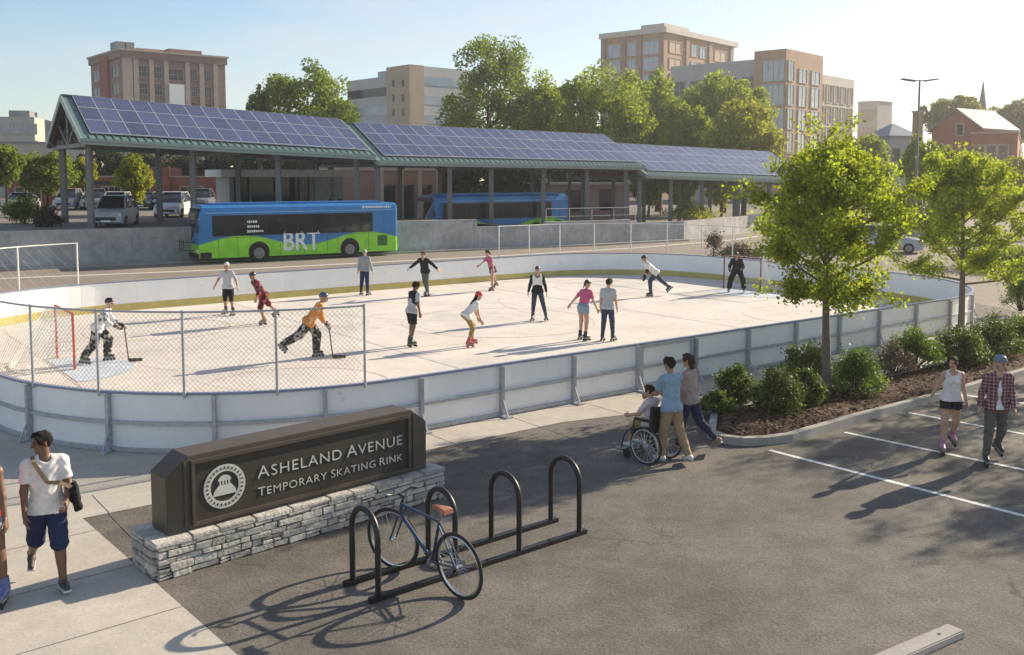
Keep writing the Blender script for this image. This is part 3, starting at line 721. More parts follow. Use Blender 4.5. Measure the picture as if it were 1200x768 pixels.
# brick shop row on the left, behind the car park
b = Bld('brick_shop', 'low red brick shop building behind the parked cars', 'building', 5, 96, 8, 262, -12, 1.5)
H_ = b.z(208); b.mass('wall', M_BRICKR, 0, b.W, 0, 12, -1.5, H_); b.mass('coping', M_STONE, -.1, b.W + .1, -.1, 12.1, H_, H_ + .12)
b.mass('tall_bay', M_BRICKR, b.W * .66, b.W * .75, -.25, 6, -1.5, H_ + 1.0)
for f0, f1 in ((.05, .16), (.32, .40), (.44, .52), (.60, .655), (.80, .90)): b.win('R', f0 * b.W, f1 * b.W, .55, H_ - 1.0, 3, 1, M_STONE, M_GLASS)
m = MB(); b.onface(m, 'R', .34 * b.W, .54 * b.W, H_ - .75, H_ - .4, .003, .06); m.build('sign_band', M_BLACK, b.root)
# kiosk and station house under the canopies
kp = W(10.6, 9.8, 1.95)
b = empty('station_kiosk', kp, math.atan2(WD.y, WD.x), 'grey station kiosk with a thick flat pale roof and dark openings', 'kiosk')
MB().box((4.2, 2.2, 3.05), (9.6, 5.0, .5)).build('roof', mat('kiosk_roof', (.62, .64, .65), .5), b)
MB().box((6.9, 2.2, 1.4), (2.4, 4, 2.8)).box((.2, 2.2, 1.4), (.3, 4, 2.8)).box((3.2, 4, 1.4), (6, .2, 2.8)).box((3.0, .15, .45), (5.4, .1, .9)).build('wall', mat('kiosk_wall', (.26, .29, .33), .6), b)
MB().box((3.0, .3, 1.9), (5.3, .06, 1.9)).build('window', M_GLASS, b)
for x in (1.4, 3.2, 4.9): MB().box((x, .05, 1.4), (.12, .12, 2.8)).build('mullion', M_STEEL, b)
for x in (7.2, 7.8): MB().box((x, .17, 1.0), (.4, .05, .5)).build('notice', M_GLASS, b)
kp = at(404, 205, 79); kp = Vector((kp[0], 79, .25))
b = empty('station_house', kp, math.atan2(WD.y, WD.x), 'red brick station house with pale posts and dark doorways', 'building')
MB().box((4.3, 3, 2.5), (8.6, 5.5, 5.0)).build('wall', M_BRICK, b); MB().box((4.3, 3, 5.15), (9.0, 5.9, .32)).build('roof_band', M_STONE, b)
for x in (3.9, 5.6, 7.3): MB().box((x, .18, 1.9), (1.1, .14, 3.8)).build('doorway', M_GLASS, b)
for x in (3.0, 4.75, 6.45, 8.2): MB().box((x, -.5, 2.5), (.28, .28, 5.0)).build('post', M_STONE, b)
kp = W(37, 26, 0.3)
b = empty('brick_store', kp, math.atan2(WD.y, WD.x), 'long dark brick store in shade behind the right hand canopies', 'building')
MB().box((8, 4, 1.8), (22, 7, 3.6)).build('wall', M_BRICK, b); MB().box((8, 4, 3.7), (22.4, 7.4, .22)).build('coping', M_STONE, b)
for x in (0, 4, 8, 12, 16): MB().box((x, .46, 2), (1.6, .12, 2.2)).build('window', M_GLASS, b)
# church, brick house and steeple on the right
b = Bld('brick_church', 'red brick hall with a steep gable and pale slate roof on the right', 'building', 1090, 120, -52, 1135, 1060, 0)
ez = b.z(152); pk = b.z(131); W_ = 6.2
gb = MB(); gb.add([(0, 0, 0), (W_, 0, 0), (W_, 0, ez), (W_ / 2, 0, pk), (0, 0, ez), (0, 9, 0), (W_, 9, 0), (W_, 9, ez), (W_ / 2, 9, pk), (0, 9, ez)], [(0, 1, 2, 3, 4), (9, 8, 7, 6, 5), (1, 6, 7, 2), (0, 4, 9, 5)]); gb.build('wall', M_BRICKR, b.root)
rf = MB()
for sg in (0, 1):
    x0 = -.3 if sg == 0 else W_ + .3; zz = ez - .25
    rf.add([(x0, -.25, zz), (W_ / 2, -.25, pk + .1), (W_ / 2, 9.2, pk + .1), (x0, 9.2, zz), (x0, -.25, zz + .18), (W_ / 2, -.25, pk + .28), (W_ / 2, 9.2, pk + .28), (x0, 9.2, zz + .18)], [(0, 1, 2, 3), (4, 5, 6, 7), (0, 1, 5, 4), (1, 2, 6, 5), (2, 3, 7, 6), (3, 0, 4, 7)])
rf.build('roof', mat('slate_pale', (.20, .195, .20), .7), b.root)
b.win('R', 3.2, 4.0, pk - 3, pk - 1.7, 1, 1, M_STONE, M_GLASS)
for x in (1.2, 5.0): b.win('R', x, x + 1, 3, 5.5, 2, 2, M_STONE, M_GLASS)
b = Bld('brick_house', 'flat-topped red brick building at the right edge below the steeple', 'building', 1191, 112, 62, 1230, 1136, 0)
H_ = b.z(156); b.mass('wall', M_BRICKR, 0, b.W, 0, b.D, 0, H_); b.mass('coping', M_STONE, -.12, b.W + .12, -.12, b.D + .12, H_, H_ + .2)
for k in range(2):
    for f in (.15, .5): b.win('R', f * b.W, f * b.W + .9, H_ - 3.2 - k * 3, H_ - 1.4 - k * 3, 1, 2, M_STONE, M_GLASS)
    for f in (.2, .45, .7): b.win('L', f * b.D, f * b.D + 1.0, H_ - 3.2 - k * 3, H_ - 1.4 - k * 3, 1, 2, M_STONE, M_GLASS)
sp_ = at(1150, 150, 160); b = empty('church_steeple', (sp_[0], 160, 0), 0, 'slender dark church steeple rising above the trees', 'steeple')
zt = at(1150, 94, 160)[2]; zm = at(1150, 128, 160)[2]
MB().box((0, 0, (zm - 4) / 2), (2.9, 2.9, zm - 4)).build('tower', M_BRICK, b, rz=.4)
MB().lathe([(1.9, zm - 4), (1.2, zm - 2.2), (.62, zm + .5), (0.04, zt)], (0, 0, 0), 8).build('spire', mat('spire_slate', (.15, .14, .14), .6), b)
hp = at(1045, 178, 105); b = empty('hip_roof_house', (hp[0], 105, 0), .3, 'small house with a blue-grey hip roof between the trees', 'house')
zt = at(1045, 145, 105)[2]; ze = at(1045, 160, 105)[2]
MB().box((0, 0, ze / 2), (3.4, 3.4, ze)).build('wall', M_GREYB, b)
MB().lathe([(2.9, ze - .1), (2.9, ze), (.1, zt)], (0, 0, 0), 4).build('roof', mat('hip_blue', (.20, .24, .30), .5), b, rz=R(45))
MB().box((-.8, -1.74, ze - 2), (.9, .07, 1.3)).build('window', M_GLASS, b)
cp_ = at(1073.5, 200, 100); b = empty('brick_chimney', (cp_[0], 100, 0), .2, 'square brick chimney stack behind the lamp post', 'chimney')
zt = at(1073, 132, 100)[2]; MB().box((0, 0, zt / 2), (.75, .75, zt)).build('stack', M_BRICKT, b); MB().box((0, 0, zt + .08), (.95, .95, .16)).build('cap', M_STONE, b)
# lamp post with two heads
lp = at(1074, 200, 62); b = empty('street_lamp', (lp[0], 62, 0), 0, 'tall grey lamp post with two flat heads', 'street lamp')
zt = at(1074, 94, 62)[2]
MB().tube([(0, 0, 0), (0, 0, .5), (0, 0, zt)], [.13, .10, .06], 10).build('pole', M_STEEL, b, smooth=True); MB().cyl((0, 0, 0), (0, 0, .45), .24, 12).build('base', M_KERB, b)
for s in (-1, 1):
    m = MB(); m.bar((0, 0, zt - .04), (s * .35, 0, zt - .02), .06, .06); m.build('arm', M_STEEL, b)
    m = MB(); m.add([(s * .3, -.12, zt), (s * 1.15, -.2, zt + .1), (s * 1.15, .2, zt + .1), (s * .3, .12, zt), (s * .3, -.12, zt - .12), (s * 1.15, -.2, zt + .02), (s * 1.15, .2, zt + .02), (s * .3, .12, zt - .12)], [(0, 1, 2, 3), (7, 6, 5, 4), (0, 4, 5, 1), (1, 5, 6, 2), (2, 6, 7, 3), (3, 7, 4, 0)]); m.build('lamp_head', M_STEEL, b)
# railing on the platform
rp_ = W(30, .7, 1.3); b = empty('platform_railing', rp_, math.atan2(WD.y, WD.x), 'thin grey railing on the platform right of the second bus', 'railing')
for i in range(5): MB().cyl((i * 1.9, 0, -.1), (i * 1.9, 0, 1.25), .025, 6).build('post', M_GALV, b)
MB().cyl((0, 0, 1.25), (7.6, 0, 1.25), .025, 6).cyl((0, 0, .7), (7.6, 0, .7), .018, 6).build('rail', M_GALV, b)
# ================================================================ VEGETATION
def leaf_obj(name, C, size, m, parent, seed, aspect=0.62, jitter=0.35, up=0.25):
    """one mesh of folded leaves centred on the points C"""
    rg = np.random.default_rng(seed); N = len(C)
    nrm = rg.normal(size=(N, 3)); nrm[:, 2] += up; nrm /= np.linalg.norm(nrm, axis=1)[:, None]
    t = rg.normal(size=(N, 3)); t -= nrm * (t * nrm).sum(1)[:, None]; t /= np.linalg.norm(t, axis=1)[:, None]
    b = np.cross(nrm, t); s = size * (1 + jitter * rg.uniform(-1, 1, N))[:, None]
    c = np.asarray(C)
    p0 = c - t * s * .5; p1 = c + b * s * aspect * .5 + nrm * s * .10 - t * s * .06; p2 = c + t * s * .5; p3 = c - b * s * aspect * .5 + nrm * s * .10 - t * s * .06
    V = np.stack([p0, p1, p2, p3], 1).reshape(-1, 3).astype(np.float32)
    me = bpy.data.meshes.new(name); me.vertices.add(4 * N); me.vertices.foreach_set('co', V.ravel())
    me.loops.add(4 * N); me.loops.foreach_set('vertex_index', np.arange(4 * N, dtype=np.int32))
    me.polygons.add(N); me.polygons.foreach_set('loop_start', np.arange(0, 4 * N, 4, dtype=np.int32)); me.polygons.foreach_set('loop_total', np.full(N, 4, dtype=np.int32))
    me.materials.append(m); me.update(calc_edges=True); me.validate()
    o = bpy.data.objects.new(name, me); COL.objects.link(o); o.parent = parent; return o
M_BARK = mat('bark', (0.165, 0.13, 0.10), 0.9, 0.25, 8, 0.5, 30, stretch=(1, 1, .3))
M_BARK2 = mat('bark_dark', (0.055, 0.045, 0.035), 0.9, 0.25, 4)
M_LEAF = mat('leaf_maple', (0.29, 0.335, 0.05), 0.6, 0.25, 1.1, spec=.25, trans=0.54, island=0.35)
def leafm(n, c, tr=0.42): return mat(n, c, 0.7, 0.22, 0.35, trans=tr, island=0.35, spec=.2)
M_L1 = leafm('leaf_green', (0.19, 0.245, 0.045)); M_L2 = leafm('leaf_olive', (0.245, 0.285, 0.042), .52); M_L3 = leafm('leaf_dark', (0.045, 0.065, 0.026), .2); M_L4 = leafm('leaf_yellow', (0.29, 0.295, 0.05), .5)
M_L5 = leafm('leaf_hazy', (0.22, 0.215, 0.075), .45)
def young_tree(loc, H, Rm, bare, seed, label, nleaf=15000):
    rg = random.Random(seed); root = empty('young_tree', loc, 0, label, 'tree', 'young trees in the planting bed')
    tr = MB(); pts = []; n = 9
    for i in range(n + 1):
        f = i / n; pts.append(Vector((.07 * math.sin(f * 3 + seed), .07 * math.cos(f * 2.3 + seed) - .07, H * .86 * f)))
    tr.tube(pts, [.098 * (1 - .86 * (i / n)) + .008 for i in range(n + 1)], 10)
    tr.tube([(0, 0, 0), (0, 0, .18)], [.15, .095], 10)
    tips = []
    def trunk_at(z):
        f = z / (H * .86) * n; i = min(n - 1, int(f)); return pts[i].lerp(pts[i + 1], f - i)
    nl = 26
    for i in range(nl):
        f = i / (nl - 1); z0 = bare + (H * .80 - bare) * f * .95
        an = i * 2.399 + rg.uniform(-.4, .4)
        prof = math.sin(math.pi * min(1, .26 + .70 * f)) ** .8
        r = Rm * prof * rg.uniform(.62, 1.24); rise = r * rg.uniform(.45, .95) + .35 * f
        a = trunk_at(z0); d = Vector((math.cos(an), math.sin(an), 0))
        e = a + d * r + Vector((0, 0, rise * (1.0 if f > .15 else .55)))
        if e.z > H - .1: e.z = H - .1
        mid = a.lerp(e, .5) + Vector((0, 0, -.10 * r + .05)); path = [a, a.lerp(mid, .6), mid, mid.lerp(e, .55) + Vector((0, 0, .03)), e]
        r0 = .040 * (1 - .6 * f) * (.6 + .4 * r / Rm)
        tr.tube(path, [r0, r0 * .8, r0 * .6, r0 * .38, .006], 6, cap=False)
        for k in range(13):
            q = rg.uniform(.30, 1.0); j = min(3, int(q * 4)); b = path[j].lerp(path[j + 1], q * 4 - j)
            dv = Vector((rg.gauss(0, 1), rg.gauss(0, 1), rg.gauss(.35, .6))).normalized()
            l_ = rg.uniform(.2, .72) * (.6 + .5 * r / Rm); c = b + dv * l_
            tr.tube([b, b.lerp(c, .5) + Vector((0, 0, .03)), c], [.009, .006, .003], 4, cap=False)
            tips += [b.lerp(c, x) for x in (.35, .6, .8, 1.0)]
    top = pts[-1]
    for k in range(16):
        c = top + Vector((rg.gauss(0, .28), rg.gauss(0, .28), rg.uniform(-.5, .14 * H))); tr.tube([top - Vector((0, 0, .4)), c], [.012, .004], 4, cap=False); tips += [c, top.lerp(c, .6)]
    tr.build('trunk', M_BARK, root, smooth=True)
    g = np.random.default_rng(seed); T = np.array([tuple(t) for t in tips])
    wts = g.gamma(1.6, 1, len(T)); wts /= wts.sum()
    idx = g.choice(len(T), nleaf, p=wts)
    P = T[idx] + g.normal(size=(nleaf, 3)) * np.array([.11, .11, .09])
    leaf_obj('crown', P, .084, M_LEAF, root, seed, .72)
    return root
p = G(966, 460, .13); young_tree(p, 6.0, 1.55, 1.95, 3, 'young green tree in the mulch bed nearest the rink gate', 34000)
p = G(1122, 388, .13); young_tree(p, 5.85, 2.15, 1.45, 8, 'young green tree in the bed at the far right, behind the couple on skates', 34000)
young_tree(Vector((15.9, 24.3, .13)), 6.6, 2.0, 1.6, 12, 'young green tree in the mulch bed furthest to the right', 9000)
young_tree(Vector((16.6, 20.6, .0)), 6.4, 2.1, 1.6, 14, 'young green tree standing alone right of the parking bays', 8000)
# bushes ------------------------------------------------------------
M_B1 = mat('shrub_leaf', (0.115, 0.16, 0.034), 0.6, 0.3, 2.0, trans=.28, island=.4); M_B2 = mat('shrub_leaf_bright', (0.14, 0.215, 0.035), 0.6, 0.3, 2.0, trans=.32, island=.4); M_B3 = mat('shrub_leaf_pink', (0.24, 0.185, 0.15), 0.6, 0.3, 2.0, trans=.25, island=.4)
M_B4 = mat('shrub_leaf_dry', (0.11, 0.085, 0.055), 0.7, 0.3, 2.0, trans=.15, island=.4)
def bush(name, loc, rx, h, seed, m, label, cat='bush', group=None, n=3400, leaf=.075):
    g = np.random.default_rng(seed); rg = random.Random(seed); root = empty(name, loc, 0, label, cat, group)
    st = MB(); C = []
    for k in range(30):
        an = rg.uniform(0, 6.283); el = rg.uniform(.1, 1.5); r = rg.uniform(.62, 1.05)
        c = Vector((math.cos(an) * math.cos(el) * rx * r, math.sin(an) * math.cos(el) * rx * r, .12 * h + math.sin(el) * h * .82 * r))
        C.append(c); st.tube([(c.x * .08, c.y * .08, 0), (c.x * .5, c.y * .5, c.z * .45), tuple(c)], [.014, .009, .003], 4, cap=False)
    st.build('stems', M_BARK2, root)
    C = np.array([tuple(c) for c in C]); idx = g.integers(0, len(C), n)
    f = g.uniform(.35, 1.0, n)[:, None]
    P = C[idx] * (.45 + .55 * f) + g.normal(size=(n, 3)) * np.array([rx * .13, rx * .13, h * .09]); P[:, 2] = np.maximum(P[:, 2], .03)
    leaf_obj('foliage', P, leaf, m, root, seed, .55, up=.5); return root
GB = 'shrubs in the planting bed'
for i, (u, v, w, vt, m, lab) in enumerate([
    (842, 484, 40, 461, M_B1, 'smallest low shrub at the tip of the mulch bed'),
    (864, 473, 50, 432, M_B1, 'dark round shrub beside the left end of the bed, behind the lowest shrub'),
    (912, 484, 66, 431, M_B1, 'large dark green shrub in front of the young tree'),
    (950, 476, 44, 436, M_B1, 'dark shrub at the foot of the nearer young tree'),
    (952, 446, 60, 402, M_B1, 'shrub behind the nearer young tree against the rink boards'),
    (1008, 462, 72, 411, M_B2, 'bright green shrub just right of the nearer young tree'),
    (1052, 440, 52, 398, M_B3, 'thin pinkish flowering shrub between two green ones'),
    (1078, 434, 66, 387, M_B2, 'rounded green shrub left of the further young tree'),
    (1132, 428, 66, 384, M_B1, 'broad green shrub below the further young tree'),
    (1170, 420, 66, 370, M_B1, 'tall dark shrub behind the man in the plaid shirt'),
    (1208, 408, 54, 366, M_B2, 'green shrub at the right edge of the photo'),
    (1200, 366, 44, 322, M_B2, 'light green shrub at the right edge behind the bed')]):
    q = G(u, v, .14); px = CF / math.hypot(q.y, 0); h = at(u, vt, q.y + .1)[2] - .14
    bush('shrub', q + Vector((0, .25, 0)), w / 2 / px * 1.12, h * 1.04, 40 + i, m, lab, 'shrub', GB, 5200 if m is not M_B3 else 2000, .07)
q = G(862, 312); bush('dry_bush', q, 1.9, 1.25, 70, M_B4, 'brownish bush behind the fence at the far right end of the rink', 'bush', None, 3500, .13)
q = G(836, 312); root = empty('small_tree', q, 0, 'tiny ball-shaped tree beside the brown bush beyond the rink', 'tree')
MB().cyl((0, 0, 0), (0, 0, 1.1), .04, 6).build('trunk', M_BARK2, root); g_ = np.random.default_rng(3); leaf_obj('crown', g_.normal(size=(700, 3)) * .22 + np.array([0, 0, 1.35]), .12, M_B4, root, 4)
for (u, v, w, h, m, lab, s) in ((30, 262, 60, 1.7, M_B1, 'dark rounded bush on the plateau at the left edge', 81), (55, 266, 34, 1.2, M_B4, 'low brownish bush beside the canopy post on the left', 82)):
    q = G(u, v, 1.95); bush('bush', q, w / 2 / (CF / q.y), h, s, m, lab, 'bush', None, 3000, .16)
q = W(47, 6, 1.0); bush('bush', q, 3.0, 1.6, 84, M_L4, 'yellow green bush at the end of the platform under the right canopy', 'bush', None, 2500, .2)
# background trees --------------------------------------------------
def crown_points(shape, n, seed, clumps=115):
    g = np.random.default_rng(seed); c = []
    while len(c) < clumps:
        p = g.uniform(-1, 1, 3); z = (p[2] + 1) / 2
        if shape == 'round': lim = math.sqrt(max(0, 1 - p[2] ** 2))
        elif shape == 'oval': lim = math.sin(math.pi * min(1, .12 + z * .86)) ** .8 * (1 - .25 * z)
        else: lim = .9 * math.sin(math.pi * (.22 + .70 * z)) ** .5
        rr = math.hypot(p[0], p[1])
        if lim * .25 < rr < lim * .9 or (rr < lim and z > .7): c.append((p[0], p[1], z))
    c = np.array(c); r = g.uniform(.13, .27, clumps); idx = g.integers(0, clumps, n)
    d = g.normal(size=(n, 3)); d /= np.linalg.norm(d, axis=1)[:, None]
    d *= (g.uniform(0.2, 1, n) ** .5)[:, None]
    P = c[idx] + d * r[idx][:, None] * np.array([1, 1, .55]); return P
PROTO = {}
def bg_tree(u, Y, vt, wpx, vb, shape, m, seed, label, group, zb=0.0, n=5200, name='tree', bright=None):
    ztop = at(600, vt, Y)[2]; zc = at(600, vb, Y)[2]; x = at(u, 205, Y)[0]; px = CF / Y; rx = wpx / 2 / px
    root = empty(name, (x, Y, zb), 0, label, 'tree', group)
    n = int(n * 2.4); P = crown_points(shape, n, seed) * np.array([rx, rx * .9, ztop - zc]) + np.array([0, 0, zc - zb])
    size = max(.22, min(.5, 3.4 / px))
    leaf_obj('crown', P, size, m, root, seed, .7, up=.3)
    tr = MB(); h = ztop - zb; rg = random.Random(seed)
    tr.tube([(0, 0, 0), (.1, 0, (zc - zb) * .6 + .2), (0, .1, (zc - zb) + (ztop - zc) * .5)], [.028 * h, .02 * h, .007 * h], 8)
    for k in range(7):
        an = rg.uniform(0, 6.28); z0 = (zc - zb) + rg.uniform(-.05, .35) * (ztop - zc); e = (math.cos(an) * rx * .6, math.sin(an) * rx * .6, z0 + (ztop - zc) * rg.uniform(.2, .4))
        tr.tube([(0, 0, max(0, z0)), (e[0] * .5, e[1] * .5, (z0 + e[2]) / 2), e], [.012 * h, .008 * h, .003 * h], 5, cap=False)
    tr.build('trunk', M_BARK2, root)
    return root
g1 = 'tall trees behind the canopies'
bg_tree(362, 112, 72, 140, 178, 'oval', M_L1, 101, 'green tree rising between the brick tower and the pale office block', g1, n=7500)
bg_tree(304, 112, 100, 40, 178, 'oval', M_L1, 102, 'narrow dark green tree at the left side of the big one beside the brick tower', g1, n=2500)
bg_tree(572, 118, 52, 128, 195, 'column', M_L1, 103, 'tallest green tree, just right of the pale office block', g1, n=9000)
bg_tree(640, 114, 86, 90, 190, 'oval', M_L2, 104, 'olive green tree between the tallest tree and the tan apartment tower', g1, n=5500)
bg_tree(706, 108, 80, 124, 195, 'round', M_L2, 105, 'broad olive tree in front of the tan apartment tower', g1, n=8500)
bg_tree(772, 122, 84, 80, 195, 'oval', M_L2, 106, 'dark olive tree standing between two brighter crowns', g1, n=5500)
bg_tree(848, 118, 92, 112, 200, 'round', M_L2, 107, 'olive tree in front of the grey wing of the glazed block', g1, n=7500)
bg_tree(872, 100, 122, 96, 205, 'round', M_L4, 108, 'lowest, brightest yellow-green tree above the right hand canopy', g1, n=7000)
bg_tree(806, 104, 126, 70, 205, 'round', M_L2, 109, 'low olive tree left of the brightest one above the right hand canopy', g1, n=5000)
g2 = 'small trees seen under the left canopy'
bg_tree(156, 72, 182, 52, 232, 'oval', M_L4, 111, 'yellow green young tree in front of the brick shop', g2, 1.95, 2200)
bg_tree(54, 84, 178, 70, 226, 'round', M_L1, 112, 'green tree behind the canopy posts at far left', g2, 1.95, 2600)
bg_tree(96, 88, 186, 36, 222, 'round', M_L4, 113, 'pale yellow tree right of the left canopy posts', g2, 1.95, 1500)
bg_tree(6, 80, 170, 46, 218, 'round', M_L1, 114, 'green tree cut by the left edge of the photo', g2, 1.95, 2200)
g3 = 'dark trees behind the brick shop and the station'
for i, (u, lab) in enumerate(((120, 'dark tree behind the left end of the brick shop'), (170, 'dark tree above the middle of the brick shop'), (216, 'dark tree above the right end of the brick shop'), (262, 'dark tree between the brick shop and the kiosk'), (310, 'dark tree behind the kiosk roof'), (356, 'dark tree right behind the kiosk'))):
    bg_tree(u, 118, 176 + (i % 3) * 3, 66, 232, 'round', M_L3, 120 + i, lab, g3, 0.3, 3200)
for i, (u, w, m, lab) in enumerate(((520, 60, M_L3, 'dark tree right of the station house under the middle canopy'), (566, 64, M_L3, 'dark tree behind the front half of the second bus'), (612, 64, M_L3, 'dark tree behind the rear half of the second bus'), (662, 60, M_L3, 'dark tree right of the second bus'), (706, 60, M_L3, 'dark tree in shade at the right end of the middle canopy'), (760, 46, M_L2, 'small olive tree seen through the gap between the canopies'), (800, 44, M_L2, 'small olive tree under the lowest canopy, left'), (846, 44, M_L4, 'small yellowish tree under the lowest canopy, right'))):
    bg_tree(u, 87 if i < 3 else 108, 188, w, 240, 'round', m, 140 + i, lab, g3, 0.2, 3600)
g4 = 'hazy trees around the church'
bg_tree(1116, 150, 114, 84, 160, 'round', M_L5, 161, 'broad round hazy tree behind the brick hall, left of the steeple', g4, n=4500)
bg_tree(1188, 150, 120, 72, 166, 'round', M_L5, 162, 'hazy tree right of the steeple', g4, n=4000)
bg_tree(1078, 72, 156, 54, 226, 'oval', M_L2, 163, 'brownish upright tree around the foot of the lamp post', g4, n=4200)
bg_tree(1105, 84, 166, 40, 222, 'oval', M_L2, 164, 'brownish tree between the lamp post and the brick hall', g4, n=2600)
bg_tree(1012, 95, 160, 60, 226, 'round', M_L2, 165, 'olive tree behind the nearer young tree', g4, n=3500)
bg_tree(1190, 84, 184, 50, 226, 'round', M_L4, 166, 'yellowish tree in front of the flat-topped brick building', g4, n=2600)
bg_tree(1236, 76, 170, 70, 236, 'round', M_L2, 168, 'olive tree just past the right edge beside the brick building', g4, n=2600)
q = G(1195, 318); bush('hedge', q, 4.5, 1.3, 171, M_L1, 'low green hedge at the far right beyond the parking area', 'hedge', None, 4000, .22)
# ================================================================ OBJECTS
# sign ---------------------------------------------------------------
M_SIGN = mat('sign_bronze', (0.078, 0.062, 0.045), 0.55, 0.12, 2.2); M_SIGNP = mat('sign_panel', (0.045, 0.036, 0.027), 0.6, 0.22, 3.0, stretch=(.5, 1, 8)); M_LET = mat('sign_letter', (0.62, 0.60, 0.55), 0.5, 0.08, 8)
M_MORT = mat('mortar', (0.045, 0.042, 0.04), 0.95, 0.2, 9)
M_STN = mat('wall_stone', (0.46, 0.435, 0.395), 0.85, 0.25, 7, 0.7, 22, island=.25)
sF, sB_, sRt = G(185, 682), G(158, 662), G(520, 583)
sx = (sRt - sF).normalized(); sy = Vector((-sx.y, sx.x, 0)); SL = (sRt - sF).length; SA = math.atan2(sx.y, sx.x); SDp = .74; SHt = .47
base = empty('stone_base', sF, SA, 'low dry-laid grey stone base under the rink sign', 'stone base')
MB().box((SL / 2, SDp / 2, SHt / 2 - .01), (SL - .05, SDp - .05, SHt - .04)).build('core', M_MORT, base)
rg = random.Random(4)
def stone(mb, c, d, out):
    # irregular block: jittered corners, slightly domed outwards along 'out'
    x, y, z = d[0] / 2, d[1] / 2, d[2] / 2; vs = []
    for q in ((-x, -y, -z), (x, -y, -z), (x, y, -z), (-x, y, -z), (-x, -y, z), (x, -y, z), (x, y, z), (-x, y, z)):
        vs.append(Vector(c) + Vector(q) + Vector((rg.uniform(-.012, .012), rg.uniform(-.010, .010), rg.uniform(-.010, .010))))
    mb.add(vs, [(3, 2, 1, 0), (4, 5, 6, 7), (0, 1, 5, 4), (1, 2, 6, 5), (2, 3, 7, 6), (3, 0, 4, 7)])
st = MB(); rows = [.085, .10, .075, .095, .055]
def course(L_, put):
    z = 0.0
    for ri, h in enumerate(rows):
        x = 0.0
        while x < L_ - .01:
            w = min(rg.uniform(.12, .38), L_ - x)
            if L_ - x - w < .09: w = L_ - x
            if h > .08 and w < .26 and rg.random() < .25:
                put(x + w / 2, z + h * .25, w - .014, h * .5 - .012); put(x + w / 2, z + h * .75, w - .014, h * .5 - .012)
            else: put(x + w / 2, z + h / 2, w - .014, h - .013)
            x += w
        z += h
course(SL, lambda x, z, w, h: stone(st, (x, .03 - rg.uniform(0, .02), z + .004), (w, .10, h), 0))
course(SL, lambda x, z, w, h: stone(st, (x, SDp - .03 + rg.uniform(0, .02), z + .004), (w, .10, h), 0))
course(SDp - .12, lambda x, z, w, h: stone(st, (.03 - rg.uniform(0, .02), .06 + x, z + .004), (.10, w, h), 0))
course(SDp - .12, lambda x, z, w, h: stone(st, (SL - .03 + rg.uniform(0, .02), .06 + x, z + .004), (.10, w, h), 0))
st.build('stones', M_STN, base, bevel=.012)
cp_ = MB(); x = -.03
while x < SL:
    w = min(rg.uniform(.3, .62), SL + .03 - x); 
    if SL + .03 - x - w < .2: w = SL + .03 - x
    y = -.035
    for dp in (rg.uniform(.32, .44),): 
        stone(cp_, (x + w / 2, y + dp / 2, SHt - .032), (w - .012, dp - .01, .062), 0); stone(cp_, (x + w / 2, (y + dp + SDp + .035) / 2, SHt - .032), (w - .012, SDp + .035 - y - dp - .01, .062), 0)
    x += w
cp_.build('cap_stones', M_STN, base, bevel=.012)
# sign body on the base
so_ = sF + sx * .20 + sy * .14 + Vector((0, 0, SHt + .008))
SG_L = SL - .42; SG_D = .46; SG_H = at(488, 488, (sF + sx * (SL - .3)).y + .15)[2] - SHt; SG_H = .94
sg = empty('rink_sign', so_, SA, 'long bronze-brown monument sign with pale letters on a stone base', 'sign')
ex, ez_ = .29, .22
m = MB(); m.extr([(0, 0, 0), (SG_L, 0, 0), (SG_L, 0, SG_H - ez_), (SG_L - ex, 0, SG_H), (ex, 0, SG_H), (0, 0, SG_H - ez_)], (0, 0, 0), (0, SG_D, 0)).build('body', M_SIGN, sg, bevel=.008)
px0, px1, pz0, pz1 = .36, SG_L - .36, .09, SG_H - .11
m = MB(); t = .05
for (x0, x1, z0, z1) in ((px0 - t, px1 + t, pz0 - t, pz0), (px0 - t, px1 + t, pz1, pz1 + t), (px0 - t, px0, pz0, pz1), (px1, px1 + t, pz0, pz1)): m.box(((x0 + x1) / 2, -.018, (z0 + z1) / 2), (x1 - x0, .044, z1 - z0))
for x in (px0 - .12, px1 + .12): m.box((x, -.008, (pz0 + pz1) / 2), (.05, .02, pz1 - pz0 + .1))
m.build('frame', M_SIGN, sg, bevel=.005)
MB().box(((px0 + px1) / 2, -.003, (pz0 + pz1) / 2), (px1 - px0, .008, pz1 - pz0)).build('panel', M_SIGNP, sg)
MX = Matrix(((1, 0, 0), (0, 0, -1), (0, 1, 0))); MXS = Matrix(((1, 0, 0), (0, 0, -1), (0, .86, 0)))     # text x->x, y->z, facing -y
def caps(words, size, x0, z0, target, nm):
    # capitals with a taller first letter in every word, scaled to the target width
    def lay(s, nm_):
        x = 0
        for w in words:
            mb = MB()
            _, a = text_mb(w[0], s * 1.12, .012, 0, mb, (x0 + x, -.010, z0), MXS, fat=-.0022); x += a + s * .075
            _, a = text_mb(w[1:], s, .012, 0, mb, (x0 + x, -.010, z0), MXS, spacing=1.10, fat=-.0022); x += a + s * .36
            if nm_: mb.build(nm_, M_LET, sg)
        return x - s * .36
    w = lay(size, None); lay(size * target / w, nm)
tx = px0 + .86
caps(['ASHELAND', 'AVENUE'], .25, tx, .455, px1 - tx - .10, 'lettering_word')
caps(['TEMPORARY', 'SKATING', 'RINK'], .16, tx, .215, px1 - tx - .10, 'lettering_word')
em = MB(); ec = (px0 + .40, .46)
